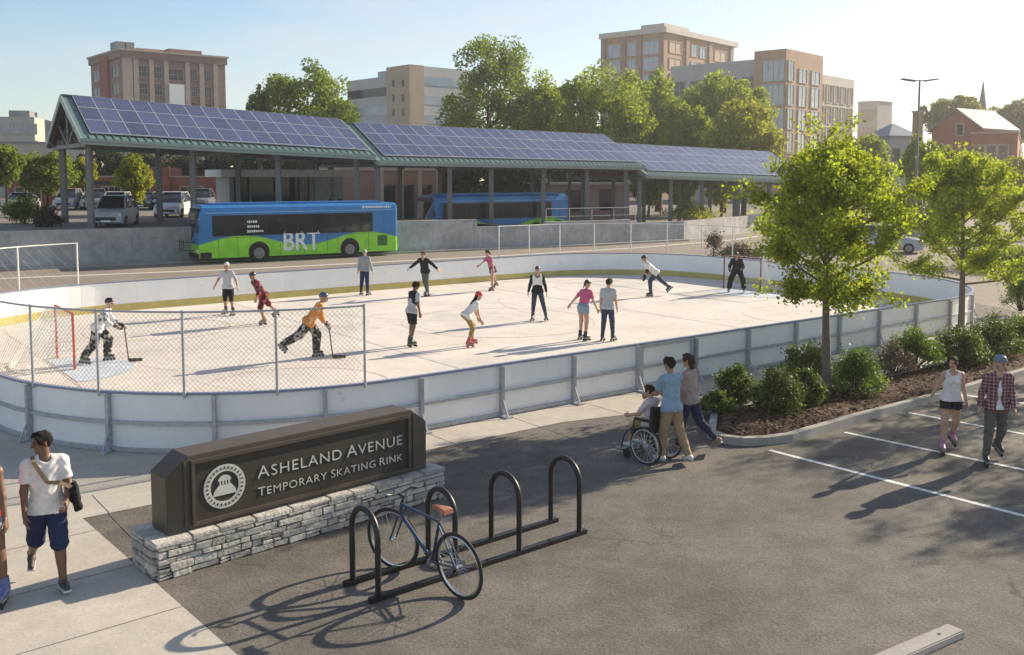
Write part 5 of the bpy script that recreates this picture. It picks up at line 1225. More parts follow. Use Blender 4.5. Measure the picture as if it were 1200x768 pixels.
# ================================================================ PEOPLE
def smin(a, b, k):
    h = np.maximum(k - np.abs(a - b), 0.0) / k
    return np.minimum(a, b) - h * h * k * 0.25
class Field:
    """implicit shape: union of tapered capsules, meshed with surface nets"""
    def __init__(s): s.p = []
    def cap(s, a, b, ra, rb=None, k=.03, sq=None, cut=None): s.p.append((np.array(a, float), np.array(b, float), ra, ra if rb is None else rb, k, sq, cut, 1)); return s
    def ball(s, c, r, k=.03, sq=None): return s.cap(c, (c[0], c[1], c[2] + 1e-4), r, r, k, sq)
    def sub(s, a, b, r, sq=None): s.p.append((np.array(a, float), np.array(b, float), r, r, 0, sq, None, -1)); return s
    def mesh(s, name, mats, parent, vox, planes=(), mfun=None, noise=0.0):
        pos = [q for q in s.p if q[7] > 0]
        lo = np.min([np.minimum(q[0] - q[2], q[1] - q[3]) for q in pos], 0) - 3 * vox; hi = np.max([np.maximum(q[0] + q[2], q[1] + q[3]) for q in pos], 0) + 3 * vox
        n = np.ceil((hi - lo) / vox).astype(int) + 1
        ax = [lo[i] + vox * np.arange(n[i]) for i in range(3)]
        F = np.full(n, .5, np.float32)
        for a, b, ra, rb, k, sq, cut, sg in s.p:
            m = max(ra, rb) + k + 2.5 * vox
            l0 = np.clip(np.floor((np.minimum(a, b) - m - lo) / vox).astype(int), 0, n - 1); h0 = np.clip(np.ceil((np.maximum(a, b) + m - lo) / vox).astype(int) + 1, 1, n)
            X = ax[0][l0[0]:h0[0], None, None]; Y = ax[1][None, l0[1]:h0[1], None]; Z = ax[2][None, None, l0[2]:h0[2]]
            d = b - a; dd = max(d @ d, 1e-12)
            px, py, pz = X - a[0], Y - a[1], Z - a[2]
            t = np.clip((px * d[0] + py * d[1] + pz * d[2]) / dd, 0, 1)
            qx, qy, qz = px - t * d[0], py - t * d[1], pz - t * d[2]
            r2 = qx * qx + qy * qy + qz * qz
            if sq is not None:
                w, f = sq; w = np.array(w); c = qx * w[0] + qy * w[1] + qz * w[2]; r2 = r2 + c * c * (1 / (f * f) - 1)
            D = np.sqrt(np.maximum(r2, 0)) - (ra + t * (rb - ra))
            if sq is not None: D = D * (0.5 + 0.5 * min(1, sq[1]))
            if cut is not None:
                cp, cd = cut; D = np.maximum(D, (X - cp[0]) * cd[0] + (Y - cp[1]) * cd[1] + (Z - cp[2]) * cd[2])
            sl = (slice(l0[0], h0[0]), slice(l0[1], h0[1]), slice(l0[2], h0[2]))
            if sg > 0: F[sl] = smin(F[sl], D, k) if k > 0 else np.minimum(F[sl], D)
            else: F[sl] = np.maximum(F[sl], -D)
        X, Y, Z = ax[0][:, None, None], ax[1][None, :, None], ax[2][None, None, :]
        for p, d in planes: F = np.maximum(F, ((X - p[0]) * d[0] + (Y - p[1]) * d[1] + (Z - p[2]) * d[2]).astype(np.float32))
        if noise: F = F + (noise * np.sin(X * 37 + Z * 21 + 1.3) * np.sin(Y * 31 - Z * 29) * np.sin(Z * 17 + X * 11) + noise * 1.1 * np.sin(Z * 58 + 3.1 * np.sin(X * 19 + Y * 7)) * np.sin(X * 23 - Y * 27 + 0.7)).astype(np.float32)
        S = F < 0
        for i in range(3):   # keep the border empty
            idx = [slice(None)] * 3; idx[i] = 0; S[tuple(idx)] = False; F[tuple(idx)] = np.maximum(F[tuple(idx)], 1e-4); idx[i] = -1; S[tuple(idx)] = False; F[tuple(idx)] = np.maximum(F[tuple(idx)], 1e-4)
        c = S[:-1, :-1, :-1].astype(np.int8)
        for dx, dy, dz in ((1, 0, 0), (0, 1, 0), (0, 0, 1), (1, 1, 0), (1, 0, 1), (0, 1, 1), (1, 1, 1)):
            c = c + S[dx:n[0] - 1 + dx, dy:n[1] - 1 + dy, dz:n[2] - 1 + dz]
        act = (c > 0) & (c < 8); ci = np.argwhere(act)
        if len(ci) == 0: return None
        idm = np.full(act.shape, -1, np.int32); idm[act] = np.arange(len(ci))
        acc = np.zeros((len(ci), 3)); cnt = np.zeros(len(ci))
        for e in range(3):
            oth = [q for q in range(3) if q != e]
            for u in (0, 1):
                for v in (0, 1):
                    o0 = [0, 0, 0]; o0[oth[0]] = u; o0[oth[1]] = v; o1 = list(o0); o1[e] = 1
                    A = ci + o0; B = ci + o1
                    fa = F[A[:, 0], A[:, 1], A[:, 2]]; fb = F[B[:, 0], B[:, 1], B[:, 2]]
                    x = (fa < 0) != (fb < 0); t = np.where(x, fa / np.where(x, fa - fb, 1), 0)
                    P = A.astype(float); P[:, e] += t
                    acc += P * x[:, None]; cnt += x
        V = lo + vox * acc / cnt[:, None]
        quads = []
        for e in range(3):
            o = [q for q in range(3) if q != e]
            s0 = [slice(1, -1)] * 3; s1 = [slice(1, -1)] * 3; s0[e] = slice(0, -1); s1[e] = slice(1, None)
            ch = S[tuple(s0)] != S[tuple(s1)]; ii = np.argwhere(ch); ins = S[tuple(s0)][ch]
            base = ii.copy(); base[:, o[0]] += 1; base[:, o[1]] += 1
            def cid(a, b): 
                q = base.copy(); q[:, o[0]] -= a; q[:, o[1]] -= b; return idm[q[:, 0], q[:, 1], q[:, 2]]
            Q = np.stack([cid(1, 1), cid(0, 1), cid(0, 0), cid(1, 0)], 1)
            fl = ins if e != 1 else ~ins
            Q[~fl] = Q[~fl][:, ::-1]; quads.append(Q)
        Q = np.concatenate(quads); Q = Q[(Q >= 0).all(1)]
        me = bpy.data.meshes.new(name); me.vertices.add(len(V)); me.vertices.foreach_set('co', V.astype(np.float32).ravel())
        k = len(Q); me.loops.add(4 * k); me.loops.foreach_set('vertex_index', Q.astype(np.int32).ravel()); me.polygons.add(k)
        me.polygons.foreach_set('loop_start', np.arange(0, 4 * k, 4, dtype=np.int32)); me.polygons.foreach_set('loop_total', np.full(k, 4, np.int32)); me.polygons.foreach_set('use_smooth', np.ones(k, bool))
        for m in (mats if isinstance(mats, (list, tuple)) else [mats]): me.materials.append(m)
        if mfun is not None: me.polygons.foreach_set('material_index', mfun(V[Q].mean(1)).astype(np.int32))
        me.update(calc_edges=True); me.validate()
        ob_ = bpy.data.objects.new(name, me); COL.objects.link(ob_); ob_.parent = parent; return ob_
def V3(*a): return np.array(a, float)
def unit(v): return v / max(1e-9, np.linalg.norm(v))
def rot(ax, a):
    c, s = math.cos(a), math.sin(a)
    return {'x': np.array([[1, 0, 0], [0, c, -s], [0, s, c]]), 'y': np.array([[c, 0, s], [0, 1, 0], [-s, 0, c]]), 'z': np.array([[c, -s, 0], [s, c, 0], [0, 0, 1]])}[ax]
SKIN = {'light': (.50, .30, .21), 'tan': (.36, .20, .13), 'brown': (.16, .085, .055), 'dark': (.085, .047, .032)}
def skinm(t): return mat('skin_' + t, SKIN[t], .5, .06, 9)
M_EYE = mat('eye_dark', (.02, .015, .012), .2); M_LIP = mat('lip', (.25, .09, .08), .5)
def cloth(n, c, **kw): return mat('cloth_' + n, c, kw.pop('rough', .85), kw.pop('var', .12), kw.pop('scale', 9), kw.pop('bump', .8), kw.pop('bscale', 11), spec=.2, **kw)
HAIRC = {'black': (.018, .015, .013), 'brown': (.055, .032, .02), 'dark': (.03, .02, .015), 'grey': (.35, .33, .31)}
WHEEL_ME = {}
def person(label, loc, yaw, H, pose, wear, skin='tan', hair='dark', hairstyle='short', vox=.009, female=False, group=None, child=False, on_ground=True, root_z=None):
    """pose: lean side twist (torso), L/R leg = (swing, out, knee), L/R arm = (swing, out, elbow, elbow_in), head = (yaw, pitch), foot = (toe-out, pitch) each side"""
    pd = dict(lean=0, side=0, twist=0, Ll=(0, 3, 0), Rl=(0, 3, 0), La=(0, 8, 10, 0), Ra=(0, 8, 10, 0), head=(0, 0), Lf=(8, 0), Rf=(8, 0), Lg=0.35, Rg=0.35); pd.update(pose)
    T = rot('z', R(pd['twist'])) @ rot('y', R(pd['side'])) @ rot('x', -R(pd['lean']))
    rt, fw, up = T[:, 0], T[:, 1], T[:, 2]; P = V3(0, 0, 0)
    sw = (.088 if female else .100) * H; hwid = (.054 if female else .050) * H
    if child: sw *= .93
    def ldir(sw_, out_, s): a, o_ = R(sw_), R(out_); return V3(s * math.sin(o_), math.sin(a) * math.cos(o_), -math.cos(a) * math.cos(o_))
    J = {}
    for s, n in ((-1, 'L'), (1, 'R')):
        hip = P + V3(s * hwid, 0, -.01 * H); sw_, out_, kn = pd[n + 'l'][:3]
        d1 = ldir(sw_, out_, s); knee = hip + d1 * .245 * H
        d2 = ldir(sw_ - kn, out_ if len(pd[n + 'l']) < 4 else pd[n + 'l'][3], s); ank = knee + d2 * .245 * H
        J[n + 'hip'], J[n + 'knee'], J[n + 'ank'] = hip, knee, ank
        to, pt = pd[n + 'f']; f0 = rot('z', -s * R(to)) @ V3(0, 1, 0); ff = f0 * math.cos(R(pt)) + V3(0, 0, math.sin(R(pt)))
        J[n + 'ff'] = unit(ff); side_ = unit(np.cross(ff, V3(0, 0, 1))); J[n + 'fu'] = np.cross(side_, J[n + 'ff']); J[n + 'fs'] = side_
        sh = P + up * .272 * H + rt * s * sw
        a_s, a_o, el = pd[n + 'a'][:3]; ein = pd[n + 'a'][3] if len(pd[n + 'a']) > 3 else 0
        hc = rt * s
        def adir(fs, out): a, o_ = R(fs), R(out); v = V3(0, 0, 0); return unit(T @ V3(s * math.sin(o_), math.sin(a) * math.cos(o_), -math.cos(a) * math.cos(o_)))
        u1 = adir(a_s, a_o); elb = sh + u1 * .165 * H; u2 = adir(a_s + el, a_o - ein); wr = elb + u2 * .145 * H
        J[n + 'sh'], J[n + 'el'], J[n + 'wr'], J[n + 'hd'] = sh, elb, wr, u2
    neck = P + up * .305 * H
    hup = unit(up * .45 + V3(0, 0, 1) * .55); HT = rot('z', R(pd['twist'] + pd['head'][0])) @ rot('x', -R(pd['head'][1]))
    hr, hf, hu = HT[:, 0], HT[:, 1], HT[:, 2]
    hc = neck + hup * .085 * H + hf * .012 * H + V3(0, 0, .012 * H)
    shoe_kind = wear.get('feet', 'shoe'); lift = {'shoe': .028, 'inline': .105, 'quad': .10}[shoe_kind]
    low = min(min((J[n + 'ank'] - J[n + 'fu'] * (.035 * H + lift) - J[n + 'ff'] * .045 * H)[2], (J[n + 'ank'] - J[n + 'fu'] * (.035 * H + lift) + J[n + 'ff'] * .10 * H)[2]) for n in 'LR')
    z0 = root_z if root_z is not None else -low
    off = V3(0, 0, z0)
    for k_ in J:
        if k_[1:] in ('hip', 'knee', 'ank', 'sh', 'el', 'wr'): J[k_] = J[k_] + off
    P = P + off; neck = neck + off; hc = hc + off
    # centre the figure on its feet
    if on_ground:
        c = (J['Lank'] + J['Rank']) / 2 if not wear.get('anchor') else J[wear['anchor'] + 'ank']
        sh_ = V3(-c[0], -c[1], 0)
        for k_ in J:
            if k_[1:] in ('hip', 'knee', 'ank', 'sh', 'el', 'wr'): J[k_] = J[k_] + sh_
        P = P + sh_; neck = neck + sh_; hc = hc + sh_
    fat = wear.get('fat', 1.0)
    def torso(F, inf=0.0, low=True, pel=0.0):
        q = (fw, .72); wd = .90 if female else .95
        if low: F.cap(P - rt * .038 * H + up * .0, P + rt * .038 * H, .066 * H * fat + inf + pel, None, .04, (fw, .82))
        else: F.cap(P + up * .02 * H, P + up * .07 * H, .078 * H * fat + inf, .076 * H * fat + inf, .04, (fw, .78))
        F.cap(P + up * .05 * H, P + up * .14 * H, .078 * H * wd * fat + inf, .080 * H * wd * fat + inf, .05, (fw, .70))
        F.cap(P + up * .14 * H - rt * .025 * H, P + up * .235 * H - rt * .03 * H, .066 * H * wd * fat + inf, .066 * H * wd + inf, .05, (fw, .80))
        F.cap(P + up * .14 * H + rt * .025 * H, P + up * .235 * H + rt * .03 * H, .066 * H * wd * fat + inf, .066 * H * wd + inf, .05, (fw, .80))
        F.cap(J['Lsh'] - up * .008 * H, J['Rsh'] - up * .008 * H, .034 * H + inf, None, .04)
        for n in 'LR': F.cap(neck - up * .004 * H, J[n + 'sh'] + up * .002 * H, .026 * H + inf, .028 * H + inf, .03)
        if low:
            for s in (-1, 1): F.ball(P + rt * s * .034 * H - fw * .032 * H - up * .012 * H, .050 * H + inf * .8 + pel, .03)
        if female:
            for s in (-1, 1): F.ball(P + up * .205 * H + rt * s * .036 * H + fw * .045 * H, .030 * H + inf * .8, .025)
    def leg(F, n, inf=0.0, t1=1.0, flare=0.0, k=.03, hem=None):
        a, b, c = J[n + 'hip'], J[n + 'knee'], J[n + 'ank']; bk = -unit(np.cross(np.cross(b - a, V3(0, 1, .001)), b - a)) if False else -V3(0, 1, 0)
        if t1 <= 1.0:
            e = a + (b - a) * t1; F.cap(a, e, .056 * H * fat + inf, (.056 - .018 * t1) * H + inf + flare, k, None, (e, unit(b - a)))
        else:
            F.cap(a, b, .056 * H * fat + inf, .038 * H + inf + flare * .5, k)
            f = t1 - 1; e = b + (c - b) * f
            F.cap(b, e, .036 * H + inf + flare * .5, (.036 - .014 * f) * H + inf + flare, k, None, (e, unit(c - b)) if f < .999 or True else None)
            if f > .5: F.cap(b + (c - b) * .12 + bk * .010 * H, b + (c - b) * .48 + bk * .006 * H, .032 * H + inf + flare * .5, .026 * H + inf + flare * .6, .03)
    def arm(F, n, inf=0.0, t1=2.0, flare=0.0, k=.025):
        a, b, c = J[n + 'sh'], J[n + 'el'], J[n + 'wr']; m_ = .92 if female else 1.0
        if t1 <= 1: e = a + (b - a) * t1; F.cap(a, e, .032 * H * m_ + inf, (.032 - .006 * t1) * H * m_ + inf + flare, k, None, (e, unit(b - a)))
        else:
            F.cap(a, b, .032 * H * m_ + inf, .024 * H * m_ + inf + flare * .5, k); f = t1 - 1; e = b + (c - b) * f
            F.cap(b, e, .0245 * H * m_ + inf + flare * .5, (.0245 - .0085 * f) * H * m_ + inf + flare, k, None, (e, unit(c - b)) if inf else None)
    # ---- body
    B = Field(); torso(B); 
    for n in 'LR': leg(B, n, 0, 2.0); arm(B, n)
    for n in 'LR':
        a = J[n + 'ank']; B.cap(a - J[n + 'ff'] * .02 * H - J[n + 'fu'] * .018 * H, a + J[n + 'ff'] * .085 * H - J[n + 'fu'] * .022 * H, .019 * H, .014 * H, .02)
    B.cap(neck - up * .01 * H, hc - hu * .03 * H - hf * .006 * H, .031 * H, .030 * H, .025)
    B.cap(hc + hu * .018 * H - hf * .012 * H, hc + hu * .018 * H + hf * .012 * H, .050 * H, .047 * H, .02, (hr, .86))
    B.cap(hc - hu * .005 * H + hf * .018 * H, hc - hu * .043 * H + hf * .030 * H, .038 * H, .022 * H, .02, (hr, .95))
    B.cap(hc + hu * .012 * H + hf * .058 * H, hc - hu * .010 * H + hf * .066 * H, .006 * H, .0095 * H, .008)
    for s in (-1, 1): B.cap(hc + hr * s * .044 * H + hu * .010 * H, hc + hr * s * .044 * H - hu * .012 * H - hf * .003 * H, .0095 * H, .0075 * H, .008, (hr, .6))
    B.cap(hc - hu * .026 * H + hf * .050 * H - hr * .010 * H, hc - hu * .026 * H + hf * .050 * H + hr * .010 * H, .007 * H, None, .01)
    B.cap(hc + hu * .020 * H + hf * .050 * H - hr * .022 * H, hc + hu * .020 * H + hf * .050 * H + hr * .022 * H, .008 * H, None, .012)
    for n, s in (('L', -1), ('R', 1)):
        w, d = J[n + 'wr'], J[n + 'hd']; pn = -rt * s; pn = unit(pn - d * (pn @ d)); th = unit(np.cross(d, pn)) ; th = th if th @ fw > 0 else -th
        if 'palm' + n in pd: 
            pn = V3(*pd['palm' + n]); pn = unit(pn - d * (pn @ d)); th = np.cross(d, pn); th = th * (1 if th @ V3(0, 0, 1) > 0 else -1)
        g = pd[n + 'g']; hs = H * 1.03; fr = max(.0052 * hs, vox * .92)
        J[n + 'hand'] = w + d * .055 * hs + pn * .012 * hs
        for i in range(4):
            o_ = (1.5 - i) * .0125 * hs; kb = w + d * (.050 - .003 * abs(i - 1)) * hs + th * o_
            B.cap(w + th * o_ * .55, kb, .0115 * hs, .0105 * hs, .014)
            ln_ = (.040, .045, .042, .033)[i] * hs; a1 = g * .9; a2 = g * 2.0
            m1 = kb + (d * math.cos(a1) + pn * math.sin(a1) + th * (1.5 - i) * .06) * ln_ * .5; m2 = m1 + (d * math.cos(a2) + pn * math.sin(a2)) * ln_ * .5
            B.cap(kb, m1, fr * 1.1, fr, .004); B.cap(m1, m2, fr, fr * .9, .004)
        tb = w + d * .012 * hs + th * .016 * hs; t1 = tb + unit(th * .75 + d * .75 + pn * .35) * .030 * hs; t2 = t1 + unit(d * .9 + pn * (.3 + g) + th * .15) * .026 * hs
        B.cap(tb, t1, .0095 * hs, fr * 1.15, .010); B.cap(t1, t2, fr * 1.15, fr, .004)
    def mf(C):
        o_ = np.zeros(len(C), int); q = C - hc
        x, y, z = q @ hr, q @ hf, q @ hu
        for s in (-1, 1): o_[(((x - s * .020 * H) / (.0095 * H)) ** 2 + ((z - .006 * H) / (.0048 * H)) ** 2 < 1) & (y > .02 * H)] = 1
        o_[((x / (.016 * H)) ** 2 + ((z + .027 * H) / (.0052 * H)) ** 2 < 1) & (y > .03 * H)] = 2
        for s in (-1, 1): o_[(np.abs(x - s * .020 * H) < .012 * H) & (np.abs(z - .0185 * H) < .0032 * H) & (y > .03 * H)] = 3
        return o_
    M_H = mat('hair_' + hair, HAIRC[hair], .85, .25, 30, .4, 60, stretch=(1, 1, .25), spec=.12)
    body = B.mesh('person', [skinm(skin), M_EYE, M_LIP, M_H], None, vox, (), mf)
    body.location = loc; body.rotation_euler.z = yaw; tag(body, label, 'person', group)
    # ---- clothing
    cv = vox * 1.15
    def sleeves(F, t1, inf, flare):
        for n in 'LR': arm(F, n, inf, t1, flare)
    kind, cm = wear['bottom']
    F = Field(); i0 = .010
    F.cap(P - rt * .040 * H, P + rt * .040 * H, .068 * H * fat + i0, None, .04, (fw, .86)); F.cap(P + up * .03 * H, P + up * .075 * H, .073 * H * fat + i0 * .5, None, .05, (fw, .74))
    for s in (-1, 1): F.ball(P + rt * s * .034 * H - fw * .032 * H - up * .012 * H, .052 * H + i0, .03)
    t1, inf, fl = {'shorts': (.86, .016, .014), 'long_shorts': (1.02, .02, .02), 'hot_shorts': (.40, .010, .006), 'trousers': (1.93, .012, .010), 'jeans': (1.95, .009, .004), 'leggings': (1.95, .006, 0.0), 'pads': (1.96, .035, .028), 'skirt': (.5, .02, .03)}[kind]
    if kind == 'skirt': F.cap(P, P - up * .14 * H, .082 * H, .125 * H, .04, (fw, .85), (P - up * .13 * H, -up))
    else:
        for n in 'LR': leg(F, n, inf, t1, fl, .025)
    F.mesh({'skirt': 'skirt', 'pads': 'leg_pads', 'jeans': 'jeans', 'trousers': 'trousers', 'leggings': 'leggings'}.get(kind, 'shorts'), cm, body, cv, [(P + up * .085 * H, up)], None, .0034)
    kind, cm = wear['top'][:2]
    F = Field(); inf = {'tee': .010, 'tank': .009, 'long': .014, 'jacket': .022, 'jersey': .028, 'open': .013}[kind]
    hem = wear.get('hem', {'tee': -.045, 'long': -.035, 'jersey': -.065, 'jacket': -.03, 'tank': -.012, 'open': -.05}[kind]); low = hem < -.005; bk_ = wear['bottom'][0]
    torso(F, inf, low, .010 if low else 0)
    pinf = {'shorts': .016, 'long_shorts': .02, 'hot_shorts': .010, 'trousers': .012, 'jeans': .009, 'leggings': .006, 'pads': .035, 'skirt': .02}[bk_] + .010
    if low:
        for n in 'LR': leg(F, n, pinf, .32, .004, .03)
        F.cap(P - rt * .03 * H - up * .03 * H + fw * .014 * H, P + rt * .03 * H - up * .03 * H + fw * .014 * H, .060 * H + inf, None, .04)
        F.cap(P - up * .02 * H + fw * .006 * H, P + up * .085 * H + fw * .006 * H, .074 * H * fat + inf + .004, .074 * H * fat + inf + .004, .04, (fw, .80))
    if kind in ('tee', 'jersey'): F.cap(P + up * (-.03 if low else .03) * H, P + up * .15 * H, .078 * H * fat + inf, .074 * H + inf, .04, (fw, .76))
    if kind != 'tank': sleeves(F, {'tee': .72, 'long': 1.93, 'jacket': 1.95, 'jersey': 1.55, 'open': 1.93}[kind], {'tee': .009, 'long': .008, 'jacket': .016, 'jersey': .022, 'open': .009}[kind], .008)
    F.sub(neck + up * .012 * H + fw * (.03 if kind != 'tank' else .045) * H, neck + up * .08 * H, (.036 if kind != 'tank' else .050) * H)
    pl = [(P + up * hem * H, -up)]
    if kind == 'tank':
        for n, s in (('L', -1), ('R', 1)): F.sub(J[n + 'sh'] + rt * s * .03 * H - up * .02 * H, J[n + 'sh'] + rt * s * .03 * H + up * .08 * H, .052 * H)
    if kind == 'open': F.sub(P - up * .1 * H + fw * .14 * H, P + up * .40 * H + fw * .14 * H, .085 * H, (rt, .52))
    F.mesh({'tee': 'shirt', 'tank': 'tank_top', 'long': 'shirt', 'jacket': 'jacket', 'jersey': 'jersey', 'open': 'open_shirt'}[kind], cm, body, cv, pl, None, .0034)
    if 'vest' in wear:
        F = Field(); torso(F, wear.get('vest_inf', inf + .009)); F.sub(neck + up * .0 * H + fw * .03 * H, neck + up * .08 * H, .046 * H)
        for n, s in (('L', -1), ('R', 1)): F.sub(J[n + 'sh'] + rt * s * .035 * H - up * .03 * H, J[n + 'sh'] + rt * s * .035 * H + up * .08 * H, .055 * H)
        F.mesh('vest', wear['vest'], body, cv, [(P + up * .0 * H, -up)], None, .002)
    if 'under' in wear:
        F = Field(); torso(F, .010, True, .012)
        for n in 'LR': leg(F, n, pinf - .003, .30, .004, .03)
        F.cap(P - rt * .03 * H - up * .03 * H + fw * .014 * H, P + rt * .03 * H - up * .03 * H + fw * .014 * H, .066 * H, None, .04)
        F.sub(neck + up * .012 * H + fw * .03 * H, neck + up * .08 * H, .036 * H); F.mesh('shirt', wear['under'], body, cv, [(P + up * -.035 * H, -up)], None, .002)
    for nm, key in (('knee_pad', 'knee'), ('elbow_pad', 'elbow')):
        if key in wear:
            for n in 'LR':
                a, b, c = (J[n + 'hip'], J[n + 'knee'], J[n + 'ank']) if key == 'knee' else (J[n + 'sh'], J[n + 'el'], J[n + 'wr'])
                r_ = (.046 if key == 'knee' else .034) * H; Field().cap(b + unit(a - b) * .025 * H, b + unit(c - b) * .025 * H, r_ + (.012 if kind == 'x' else .0), None, .02).mesh(nm, wear[key], body, cv)
    if 'gloves' in wear:
        for n in 'LR': Field().cap(J[n + 'wr'] - J[n + 'hd'] * .03 * H, J[n + 'wr'] + J[n + 'hd'] * .02 * H, .026 * H, .028 * H, .02).cap(J[n + 'wr'] + J[n + 'hd'] * .01 * H, J[n + 'hand'] + J[n + 'hd'] * .02 * H, .026 * H, .024 * H, .02).mesh('glove', wear['gloves'], body, cv)
    if 'socks' in wear:
        for n in 'LR': Field().cap(J[n + 'ank'], J[n + 'ank'] + (J[n + 'knee'] - J[n + 'ank']) * .34, .027 * H, .034 * H, .02, None, (J[n + 'ank'] + (J[n + 'knee'] - J[n + 'ank']) * .32, unit(J[n + 'knee'] - J[n + 'ank']))).mesh('sock', wear['socks'], body, cv)
    # ---- head
    def cran(F, inf, k=.02):
        F.cap(hc + hu * .018 * H - hf * .012 * H, hc + hu * .018 * H + hf * .012 * H, .050 * H + inf, .047 * H + inf, k, (hr, .88)); return F
    if 'helmet' in wear:
        F = Field(); F.cap(hc + hu * .022 * H - hf * .014 * H, hc + hu * .024 * H + hf * .012 * H, .050 * H + .013, .048 * H + .013, .02, (hr, .86)); F.cap(hc + hu * .040 * H - hf * .012 * H, hc + hu * .040 * H + hf * .008 * H, .043 * H + .014, None, .03, (hr, .86))
        for x in (-.024, 0, .024): F.sub(hc + hu * (.091 - abs(x) * .25) * H + hr * x * H - hf * .05 * H, hc + hu * (.091 - abs(x) * .25) * H + hr * x * H + hf * .04 * H, .0085 * H)
        F.mesh('helmet', wear['helmet'], body, vox, [(hc + hu * .020 * H, unit(-hu + hf * .22))])
        for s in (-1, 1): MB().tube([hc + hr * s * .047 * H + hu * .015 * H, hc + hr * s * .042 * H - hu * .035 * H + hf * .01 * H, hc + hr * s * .012 * H - hu * .066 * H + hf * .022 * H], .0045, 5).build('chin_strap', M_BLACK, body)
        if wear.get('visor'): 
            m = MB()
            for a in range(-50, 51, 20): c0 = hc + (hf * math.cos(R(a)) + hr * math.sin(R(a))) * .066 * H; m.tube([c0 + hu * .012 * H, c0 - hu * .05 * H + hf * .006 * H], .004, 4)
            m.build('face_cage', M_STEEL, body)
    if hairstyle and not (hairstyle == 'short' and 'helmet' in wear):
        F = Field()
        if 'helmet' not in wear:
            cran(F, .010 if hairstyle != 'afro' else .03)
            F.cap(hc + hu * .03 * H - hf * .01 * H, hc + hu * .035 * H + hf * .025 * H, .042 * H + .006, None, .02, (hr, .95))
            F.sub(hc - hu * .03 * H + hf * .085 * H, hc + hu * .018 * H + hf * .075 * H, .046 * H)
            F.sub(hc - hu * .08 * H + hf * .03 * H, hc - hu * .045 * H + hf * .03 * H, .055 * H)
        if hairstyle == 'long':
            F.cap(hc - hf * .035 * H + hu * .0 * H, hc - hf * .052 * H - hu * .06 * H, .042 * H, .034 * H, .03, (hf, .8)); F.cap(hc - hf * .052 * H - hu * .06 * H, neck - fw * .068 * H - up * .10 * H, .034 * H, .018 * H, .03, (fw, .7))
        if hairstyle == 'bob': F.cap(hc - hf * .030 * H, hc - hf * .035 * H - hu * .055 * H, .046 * H, .036 * H, .03, (hf, .8))
        if hairstyle == 'tail': F.ball(hc - hf * .062 * H + hu * .01 * H, .018 * H, .015); F.cap(hc - hf * .07 * H, hc - hf * .085 * H - hu * .07 * H, .017 * H, .009 * H, .02)
        if F.p: F.mesh('hair', M_H, body, cv, (), None, .0055)
    # ---- feet
    fm = wear.get('shoe_mat', M_BLACK); sm = wear.get('sole_mat', mat('sole_grey', (.25, .25, .25), .7))
    for n in 'LR':
        a, f, u, sd_ = J[n + 'ank'], J[n + 'ff'], J[n + 'fu'], J[n + 'fs']; F = Field()
        b0 = a - u * .035 * H
        F.cap(b0 - f * .028 * H + u * .022 * H, b0 + f * .03 * H + u * .022 * H, .024 * H, .025 * H, .02); F.cap(b0 + f * .03 * H + u * .018 * H, b0 + f * .092 * H + u * .012 * H, .024 * H, .019 * H, .02)
        if shoe_kind == 'shoe': F.cap(b0 - f * .014 * H + u * .03 * H, a + u * .012 * H - f * .008 * H, .026 * H, .026 * H, .02)
        else: F.cap(b0 - f * .012 * H + u * .03 * H, a + unit(J[n + 'knee'] - a) * .075 * H, .031 * H, .035 * H, .02)
        top = a + (u * .014 * H if shoe_kind == 'shoe' else unit(J[n + 'knee'] - a) * .075 * H)
        ob_ = F.mesh('shoe' if shoe_kind == 'shoe' else 'skate', fm, body, min(cv, .010), [(b0, -u), (top, unit(J[n + 'knee'] - a) if shoe_kind != 'shoe' else u)])
        Mx = Matrix(np.stack([sd_, f, u], 1).tolist())
        if shoe_kind == 'shoe':
            MB().box(b0 + f * .034 * H - u * .012, (.047 * H, .152 * H, .026), M=Mx).build('sole', sm, ob_, bevel=.006)
        else:
            fb = MB()
            if shoe_kind == 'inline':
                fb.box(b0 + f * .03 * H - u * .03, (.026, .15 * H, .05), M=Mx).box(b0 + f * .03 * H - u * .004, (.05 * H, .14 * H, .02), M=Mx)
                wp = [(0, q) for q in (-.042, .006, .054, .102)]; wr_ = .038; ww = .024
            else:
                fb.box(b0 + f * .032 * H - u * .008, (.05 * H, .15 * H, .018), M=Mx).box(b0 + f * .032 * H - u * .035, (.03, .10 * H, .035), M=Mx)
                wp = [(x, q) for x in (-.045, .045) for q in (-.015, .082)]; wr_ = .034; ww = .034
            fb.build('skate_frame', sm, ob_)
            for x, q in wp:
                c = b0 + f * q * H + sd_ * x - u * (lift - wr_)
                MB().cyl(c - sd_ * ww / 2, c + sd_ * ww / 2, wr_, 12).build('wheel', wear.get('wheel_mat', M_CTY), ob_, smooth=True)
    Rz = rot('z', yaw); L_ = V3(*loc)
    return body, {k_: Vector((Rz @ v + L_).tolist()) for k_, v in J.items() if k_[1:] in ('wr', 'el', 'sh', 'hand', 'hip', 'knee', 'ank')}
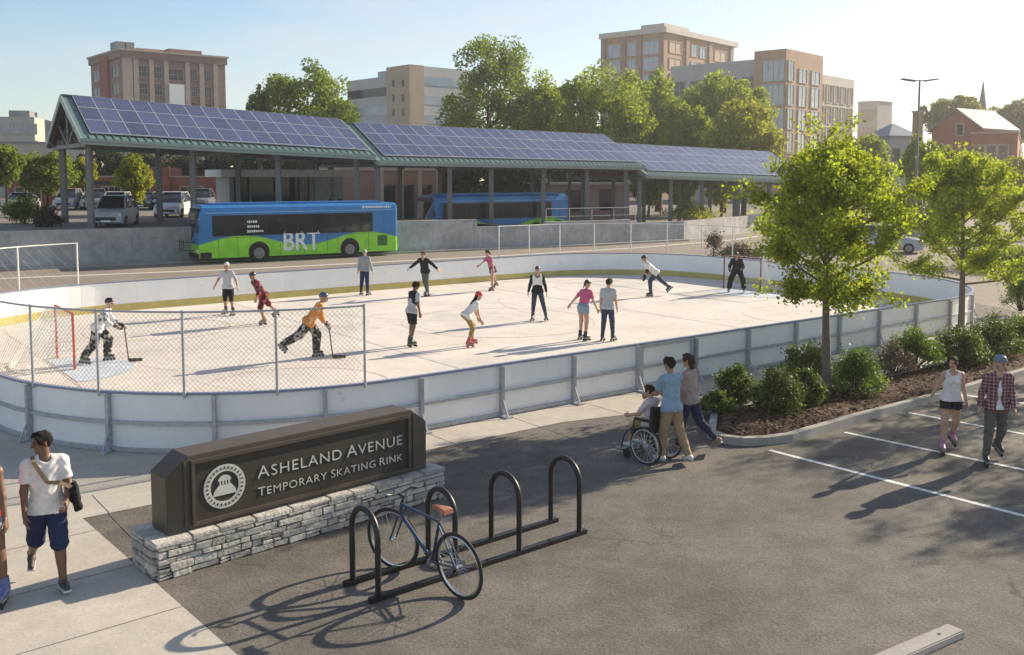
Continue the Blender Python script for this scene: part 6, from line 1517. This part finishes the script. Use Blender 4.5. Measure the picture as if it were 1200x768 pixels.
# ---- cloth materials
c_white = cloth('white', (.72, .70, .67)); c_grey = cloth('grey', (.30, .31, .32)); c_lgrey = cloth('light_grey', (.42, .43, .45)); c_black = cloth('black', (.022, .022, .024)); c_navy = cloth('navy', (.028, .038, .085))
c_jean = cloth('denim', (.045, .06, .095)); c_ljean = cloth('light_denim', (.25, .31, .40)); c_khaki = cloth('khaki', (.34, .245, .14)); c_blue = cloth('sky_shirt', (.26, .36, .46)); c_pink = cloth('pink', (.55, .12, .22)); c_dpink = cloth('dusky_pink', (.42, .12, .20))
c_purple = cloth('purple', (.09, .04, .10)); c_tanp = cloth('tan', (.33, .22, .10)); c_orange = cloth('orange', (.62, .22, .04), pattern='noise', rgb2=(.70, .45, .22), pscale=6, thresh=.52); c_red = cloth('red', (.45, .04, .035))
c_plaid = cloth('plaid', (.15, .03, .04), pattern='check', rgb2=(.34, .27, .29), pscale=17, thresh=.62); c_dplaid = cloth('dark_plaid', (.05, .02, .025), pattern='noise', rgb2=(.30, .06, .07), pscale=9, thresh=.5)
c_camo = cloth('camo', (.03, .03, .03), pattern='cells', rgb2=(.36, .34, .31), pscale=12, thresh=.68); c_camow = cloth('white_camo', (.62, .62, .64), pattern='cells', rgb2=(.12, .13, .15), pscale=9, thresh=.62); c_greyj = cloth('grey_jean', (.12, .115, .105)); c_rose = cloth('rose_grey', (.36, .27, .25)); c_blush = cloth('blush', (.62, .52, .50))
c_hred = mat('helmet_red', (.50, .05, .04), .3, .05, 5); c_hblk = mat('helmet_black', (.025, .025, .03), .3, .05, 5); c_hwht = mat('helmet_white', (.66, .64, .60), .3, .05, 5); c_hblu = mat('helmet_grey_blue', (.13, .18, .25), .3, .3, 12); c_shoew = mat('shoe_white', (.65, .64, .62), .6); c_shoed = mat('shoe_dark', (.05, .045, .045), .6); c_skp = mat('skate_pink', (.45, .22, .30), .4); c_skr = mat('skate_red', (.50, .10, .08), .4); c_skb = mat('skate_blue', (.13, .16, .35), .4); c_skk = mat('skate_black', (.03, .03, .032), .4); c_skn = mat('skate_tan', (.30, .19, .10), .6)
GS = 'skaters on the rink'
def rk_at(u, v): q = G(u, v, .019); return q
def YAW(d): return R(d)
person('skater in pale helmet, grey T-shirt and black shorts near the far left boards', rk_at(269, 369), YAW(170), 1.74, dict(lean=6, Ll=(8, 6, 12), Rl=(-4, 7, 14), La=(8, 32, 18, 10), Ra=(4, 34, 18, 10), head=(20, 4)), dict(top=('tee', c_lgrey), bottom=('shorts', c_black), knee=c_black, feet='quad', shoe_mat=c_skk, helmet=c_hwht), 'tan', group=GS, hairstyle='short', vox=.011)
person('skater in dark red patterned top and shorts striding left with one leg kicked back', rk_at(317, 379), YAW(125), 1.72, dict(lean=30, Ll=(18, 4, 34), Rl=(-38, 12, 8), La=(28, 20, 30, 0), Ra=(-10, 16, 24, 0), head=(10, 18), Rf=(10, -22)), dict(top=('jersey', c_dplaid), bottom=('long_shorts', c_dplaid), feet='quad', shoe_mat=c_skn, helmet=c_hblk), 'tan', group=GS, vox=.011)
b_, j_ = person('goalkeeper in black and white patterned pads crouching beside the left goal with a stick', rk_at(112, 425), YAW(-80), 1.70, dict(lean=30, Ll=(34, 8, 44), Rl=(-8, 14, 30), La=(50, 8, 38, 10), Ra=(42, 8, 50, 20), head=(0, 4), Lg=.9, Rg=.9, Rf=(8, -10)), dict(top=('jersey', c_camow), bottom=('pads', c_camo), feet='inline', shoe_mat=c_skk, helmet=c_hblk, visor=True, gloves=c_camo), 'light', group=GS, vox=.011)
def stick(hi, lo, blade_dir, label, m_):
    hi, lo = Vector(hi), Vector(lo); root = empty('hockey_stick', lo, 0, label, 'hockey stick', 'hockey sticks'); d = (hi - lo).normalized()
    MB().bar(Vector((0, 0, .03)), hi - lo + d * .10, .03, .024).build('shaft', mat('stick_shaft', (.16, .08, .06), .5), root)
    bd = Vector(blade_dir).normalized(); MB().bar(Vector((0, 0, .045)), bd * .16 + Vector((0, 0, .045)), .022, .085).bar(bd * .15 + Vector((0, 0, .045)), bd * .34 + Vector((0, 0, .05)) + bd.cross(Vector((0, 0, 1))) * .03, .02, .08).build('blade', m_, root); return root
stick(j_['Lhand'], rk_at(151, 424), (1, .25, 0), 'hockey stick held low by the goalkeeper at the left goal', M_BLACK)
b_, j_ = person('hockey player in orange jersey and patterned trousers skating right with a stick', rk_at(352, 421), YAW(-72), 1.80, dict(lean=36, Ll=(30, 6, 34), Rl=(-42, 8, 22), La=(46, 6, 24, 6), Ra=(38, 2, 34, 16), head=(0, 10), Lg=.9, Rg=.9, Rf=(6, -48)), dict(top=('jersey', c_orange), bottom=('pads', c_camo), feet='inline', shoe_mat=c_skk, helmet=mat('helmet_navy', (.05, .07, .13), .35, .1, 6), visor=True, gloves=c_camo), 'tan', group=GS, vox=.011)
stick(j_['Lhand'], rk_at(390, 420), (1, .1, 0), 'hockey stick held by the player in the orange jersey', M_BLACK)
person('skater in grey hooded top and dark trousers standing by the far boards below the bus', rk_at(427, 346), YAW(-15), 1.74, dict(lean=4, Ll=(4, 5, 8), Rl=(-2, 5, 6), La=(2, 14, 14, 0), Ra=(4, 16, 12, 0), head=(0, 0)), dict(top=('jacket', c_grey), bottom=('trousers', c_navy), feet='quad', shoe_mat=c_skk), 'light', 'grey', group=GS, vox=.011)
person('skater in black jacket and grey trousers balancing with arms out at far side', rk_at(501, 347), YAW(150), 1.74, dict(lean=18, twist=10, Ll=(10, 3, 16), Rl=(-6, -3, 14), La=(0, 48, 12, 0), Ra=(18, 52, 10, 0), head=(15, 8)), dict(top=('jacket', c_black), bottom=('trousers', c_greyj), feet='quad', shoe_mat=c_skk), 'light', 'brown', 'short', group=GS, vox=.011)
person('girl in pink top and purple skirt gliding left on one leg by the far boards', rk_at(579, 340), YAW(120), 1.64, dict(lean=20, Ll=(8, 2, 10), Rl=(-26, 16, 4), La=(10, 24, 14, 0), Ra=(42, 40, 14, 0), head=(0, 4), Rf=(20, -28)), dict(top=('tee', c_dpink), bottom=('skirt', c_purple), feet='quad', shoe_mat=c_skn, hem=0.01), 'light', 'brown', 'tail', group=GS, vox=.011, female=True)
person('man in dark vest, black shorts and white socks skating mid-rink', rk_at(481, 406), YAW(-48), 1.76, dict(lean=12, Ll=(12, 3, 20), Rl=(-4, 4, 12), La=(10, 10, 24, 10), Ra=(4, 10, 20, 8), head=(-12, 18)), dict(top=('tee', c_lgrey), bottom=('shorts', c_black), feet='quad', shoe_mat=c_skk, socks=c_white, vest=c_black, vest_inf=.016), 'brown', 'black', group=GS, vox=.010)
person('girl in red helmet, white top and tan shorts crouching forward on red skates', rk_at(551, 406), YAW(-68), 1.62, dict(lean=40, Ll=(40, 5, 44), Rl=(24, 5, 46), La=(50, 8, 16, 0), Ra=(40, 14, 20, 0), head=(0, 14)), dict(top=('tee', c_white), bottom=('leggings', c_tanp), feet='quad', shoe_mat=c_skr, helmet=c_hred, wheel_mat=c_skr), 'light', 'dark', 'long', group=GS, vox=.010, female=True)
person('skater in white vest with dark sleeves and ripped blue jeans facing the camera', rk_at(632, 376), YAW(178), 1.72, dict(lean=4, Ll=(4, 14, 6), Rl=(2, 5, 8), La=(2, 16, 12, 4), Ra=(4, 16, 16, 4), head=(8, 4)), dict(top=('long', c_black), bottom=('jeans', c_jean), feet='quad', shoe_mat=c_skk, helmet=c_hblk, vest=c_white, socks=c_ljean), 'light', 'dark', group=GS, vox=.011)
person('girl in bright pink top and dark helmet beside the man in jeans', rk_at(683, 399), YAW(-38), 1.70, dict(lean=20, Ll=(12, 3, 16), Rl=(4, 3, 18), La=(-8, 34, 8, 0), Ra=(20, 22, 14, 0), head=(-10, 16)), dict(top=('tee', c_pink), bottom=('hot_shorts', c_ljean), feet='quad', shoe_mat=c_skk, helmet=c_hblk, hem=.05), 'light', 'brown', 'tail', group=GS, vox=.010, female=True)
person('man in grey T-shirt and dark jeans skating away beside the girl in pink', rk_at(712, 400), YAW(-22), 1.74, dict(lean=8, Ll=(4, 4, 10), Rl=(12, 4, 14), La=(0, 8, 14, 4), Ra=(8, 10, 22, 6), head=(-24, 10)), dict(top=('tee', c_lgrey), bottom=('jeans', c_jean), feet='quad', shoe_mat=c_skk), 'light', 'dark', group=GS, vox=.010)
person('skater in white top and dark trousers racing left with a deep forward lean', rk_at(773, 347), YAW(100), 1.80, dict(lean=46, Ll=(38, 4, 42), Rl=(-40, 8, 14), La=(60, 14, 14, 0), Ra=(30, 10, 40, 0), head=(0, 22), Rf=(8, -44)), dict(top=('tee', c_white), bottom=('trousers', c_jean), feet='inline', shoe_mat=c_skk, helmet=c_hblk, elbow=c_black, gloves=c_black), 'light', group=GS, vox=.011)
person('goalkeeper all in black crouching in front of the far right goal', rk_at(863, 343), YAW(160), 1.66, dict(lean=22, Ll=(20, 26, 32, 6), Rl=(16, 22, 28, 10), La=(34, 24, 50, 30), Ra=(30, 24, 54, 30), head=(0, 6), Lg=.9, Rg=.9), dict(top=('jersey', c_black), bottom=('pads', c_black), feet='inline', shoe_mat=c_skk, helmet=c_hblk, visor=True, gloves=c_black), 'light', group=GS, vox=.011)
# ---- foreground people
FV = .0075
b_, jm = person('man in white T-shirt and navy shorts walking on the pavement with a shoulder bag', G(56, 682, .008), YAW(212), 1.86, dict(lean=1, Ll=(16, 2, 8), Rl=(-18, 3, 32), La=(10, 10, 50, 22), Ra=(10, 10, 16, 8), head=(-72, 4), Rf=(10, -30), Lf=(6, 6), Lg=.7), dict(top=('tee', c_white), bottom=('long_shorts', c_navy), feet='shoe', shoe_mat=c_shoed, sole_mat=c_shoew), 'brown', 'black', 'short', vox=FV)
# shoulder bag: strap over the left of the photo shoulder, pouch at the other hip
M_BAG = cloth('bag_black', (.02, .02, .022)); M_STRAP = mat('strap_tan', (.22, .15, .09), .7, .1, 8)
hipL = jm['Lhip']; shR = jm['Rsh']; Lz = R(212); fwd = Vector((-math.sin(Lz), math.cos(Lz), 0)); rgt = Vector((math.cos(Lz), math.sin(Lz), 0))
bc = hipL - rgt * .20 + Vector((0, 0, .10)) + fwd * .10
bag = empty('shoulder_bag', bc, Lz, 'black shoulder bag on a tan strap carried by the man in the white T-shirt', 'bag')
Field().cap((-.0, -.10, .0), (-.0, .10, -.0), .085, .085, .03, ((1, 0, 0), .62)).cap((.0, -.09, .09), (0, .09, .09), .07, .07, .04, ((1, 0, 0), .62)).cap((-.05, .02, -.16), (-.02, .0, -.05), .035, .055, .04).cap((-.03, -.08, -.20), (-.01, -.06, -.04), .03, .05, .04).mesh('pouch', M_BAG, bag, .009, (), None, .006)
def loc_(p): q = p - bc; return Vector((q.dot(rgt), q.dot(fwd), q.z))
up_ = shR + Vector((0, 0, .075)) - rgt * .055
st_ = MB(); path = [loc_(bc + Vector((0, 0, .10)) + fwd * .06), loc_(bc + rgt * .17 + fwd * .13 + Vector((0, 0, .22))), loc_((jm['Lsh'] + shR) / 2 + fwd * .165 - Vector((0, 0, .20))), loc_(up_ + fwd * .115 - Vector((0, 0, .03))), loc_(up_ + Vector((0, 0, .012)) + rgt * .0), loc_(up_ - fwd * .115 - Vector((0, 0, .05))), loc_((jm['Lsh'] + shR) / 2 - fwd * .165 - Vector((0, 0, .20))), loc_(bc + rgt * .14 - fwd * .24 + Vector((0, 0, .20))), loc_(bc - fwd * .09 + Vector((0, 0, .08)))]
for a, b in zip(path[:-1], path[1:]): st_.bar(a, b, .045, .010, up=(0, 1, .3))
st_.build('strap', M_STRAP, bag)
person('woman in red top on blue inline skates, cut off by the left edge', G(-7, 702, .008), YAW(188), 1.80, dict(lean=3, Ll=(3, 5, 6), Rl=(-8, 4, 14), La=(8, 10, 10, 0), Ra=(-4, 12, 12, 0), head=(-10, 0)), dict(top=('tank', c_red), bottom=('hot_shorts', c_ljean), feet='inline', shoe_mat=c_skb, knee=None) if False else dict(top=('tank', c_red), bottom=('hot_shorts', c_ljean), feet='inline', shoe_mat=c_skb), 'brown', 'dark', 'long', vox=FV, female=True)
WH = math.radians(62)
b_, jb = person('man in light blue shirt and khaki trousers pushing the wheelchair', G(791, 543), YAW(32), 1.77, dict(lean=4, Ll=(10, 3, 8), Rl=(-12, 3, 18), La=(30, 4, 44, 0), Ra=(30, 4, 44, 0), head=(6, 2), Rf=(6, -10), Lg=.9, Rg=.9), dict(top=('tee', c_blue), bottom=('trousers', c_khaki), feet='shoe', shoe_mat=c_shoew), 'tan', 'dark', vox=FV)
person('woman in rose-grey top and navy jeans walking beside the wheelchair', G(817, 530), YAW(52), 1.71, dict(lean=2, Ll=(14, 2, 6), Rl=(-22, 2, 28), La=(8, 8, 22, 8), Ra=(-4, 8, 18, 4), head=(12, 0), Rf=(6, -34)), dict(top=('long', c_rose), bottom=('jeans', c_navy), feet='shoe', shoe_mat=mat('shoe_tan', (.30, .18, .11), .6)), 'light', 'brown', 'bob', vox=FV, female=True)
# wheelchair
wc = G(769, 540); WY = R(44)
wr = empty('wheelchair', wc, WY, 'black wheelchair with pale spoked wheels on the asphalt by the bed', 'wheelchair')   # local +y = forward
M_WCF = mat('chair_frame', (.05, .05, .055), .35, .1, 8); M_WCR = mat('chair_rim', (.60, .60, .60), .3, .05, 8, metal=.6)
for s in (-1, 1):
    x = s * .29; r_ = .315
    w = MB().tube([(x, r_ * math.cos(2 * math.pi * i / 36), r_ + r_ * math.sin(2 * math.pi * i / 36)) for i in range(36)], .018, 8, closed=True).build('wheel', M_CTY, wr, smooth=True)
    MB().tube([(x + s * .035, (r_ - .04) * math.cos(2 * math.pi * i / 36), r_ + (r_ - .04) * math.sin(2 * math.pi * i / 36)) for i in range(36)], .011, 6, closed=True).build('hand_rim', M_WCR, w, smooth=True)
    sp = MB()
    for i in range(18): a = 2 * math.pi * i / 18; sp.tube([(x + s * .02, .02 * math.cos(a), r_ + .02 * math.sin(a)), (x, (r_ - .02) * math.cos(a), r_ + (r_ - .02) * math.sin(a))], .0035, 4, cap=False)
    sp.cyl((x - .04, 0, r_), (x + .04, 0, r_), .03, 10); sp.build('spokes', M_WCR, w)
    MB().lathe([(0, -.014), (.075, -.014), (.085, 0), (.075, .014), (0, .014)], (s * .23, .46, .085), 16, axis='X').build('caster', M_CTY, wr, smooth=True)
    f = MB(); X = s * .24
    f.tube([(X, -.06, .98), (X, -.02, .5), (X, -.02, .2), (X, .40, .2), (X, .46, .12)], .014, 8).tube([(X, -.02, .50), (X, .42, .50), (X, .52, .40), (X * .8, .62, .14)], .014, 8).tube([(X, -.02, .72), (X, .30, .72), (X, .32, .5)], .013, 8); f.build('side_frame', M_WCF, wr, smooth=True)
    MB().box((X, .15, .74), (.06, .28, .03)).build('armrest', M_BLACK, wr, bevel=.008)
    MB().tube([(X, -.06, .98), (X, -.17, .99)], .02, 8).build('handle', M_BLACK, wr, smooth=True)
    MB().box((X * .62, .66, .12), (.15, .20, .015)).build('footrest', M_WCF, wr)
MB().box((0, .20, .51), (.46, .44, .045)).build('seat', M_BLACK, wr, bevel=.012); MB().box((0, -.035, .74), (.46, .03, .42)).build('backrest', M_BLACK, wr, bevel=.01)
MB().bar((-.24, .0, .25), (.24, .38, .47), .02, .02).bar((.24, .0, .25), (-.24, .38, .47), .02, .02).build('cross_brace', M_WCF, wr)
cf = Vector((-math.sin(WY), math.cos(WY), 0))
person('child in a pale shirt sitting in the wheelchair', wc + cf * .10, WY, 1.42, dict(lean=4, Ll=(86, 5, 80), Rl=(86, 7, 80), La=(34, 12, 46, 8), Ra=(34, 14, 46, 10), head=(10, 6), Lf=(4, 0), Rf=(4, 0)), dict(top=('tee', c_blush), bottom=('shorts', c_tanp), feet='shoe', shoe_mat=c_shoew), 'light', 'brown', vox=FV, child=True, on_ground=False, root_z=.62)
person('young woman in white tank top and black shorts on pink skates in the parking area', G(1110, 528), YAW(172), 1.62, dict(lean=3, Ll=(-10, 4, 30), Rl=(9, 4, 5), La=(6, 10, 18, 0), Ra=(-8, 24, 14, 0), head=(-30, 6), Lf=(10, -24), Lg=.6), dict(top=('tank', c_white), bottom=('hot_shorts', c_black), feet='inline', shoe_mat=c_skp), 'light', 'dark', 'tail', vox=FV, female=True)
person('man in helmet and open plaid shirt on black inline skates in the parking area', G(1162, 541), YAW(172), 1.75, dict(lean=3, Ll=(-12, 6, 30), Rl=(8, 5, 6), La=(6, 8, 24, 6), Ra=(-6, 13, 18, 4), head=(28, 6), Lf=(14, -26)), dict(top=('open', c_plaid), bottom=('jeans', c_greyj), feet='inline', shoe_mat=c_skk, helmet=c_hblu, under=c_white), 'light', 'dark', vox=FV)
# ================================================================ AIR
hz = bpy.data.materials.new('haze_air'); hz.use_nodes = True; n = hz.node_tree; n.nodes.clear()
o = n.nodes.new('ShaderNodeOutputMaterial'); v = n.nodes.new('ShaderNodeVolumePrincipled')
v.inputs['Color'].default_value = (.95, .96, .98, 1); v.inputs['Density'].default_value = 0.0005; v.inputs['Anisotropy'].default_value = 0.58
n.links.new(v.outputs[0], o.inputs['Volume'])
tag(MB().box((0, 210, 24.5), (900, 560, 51)).build('haze', hz), kind='stuff')
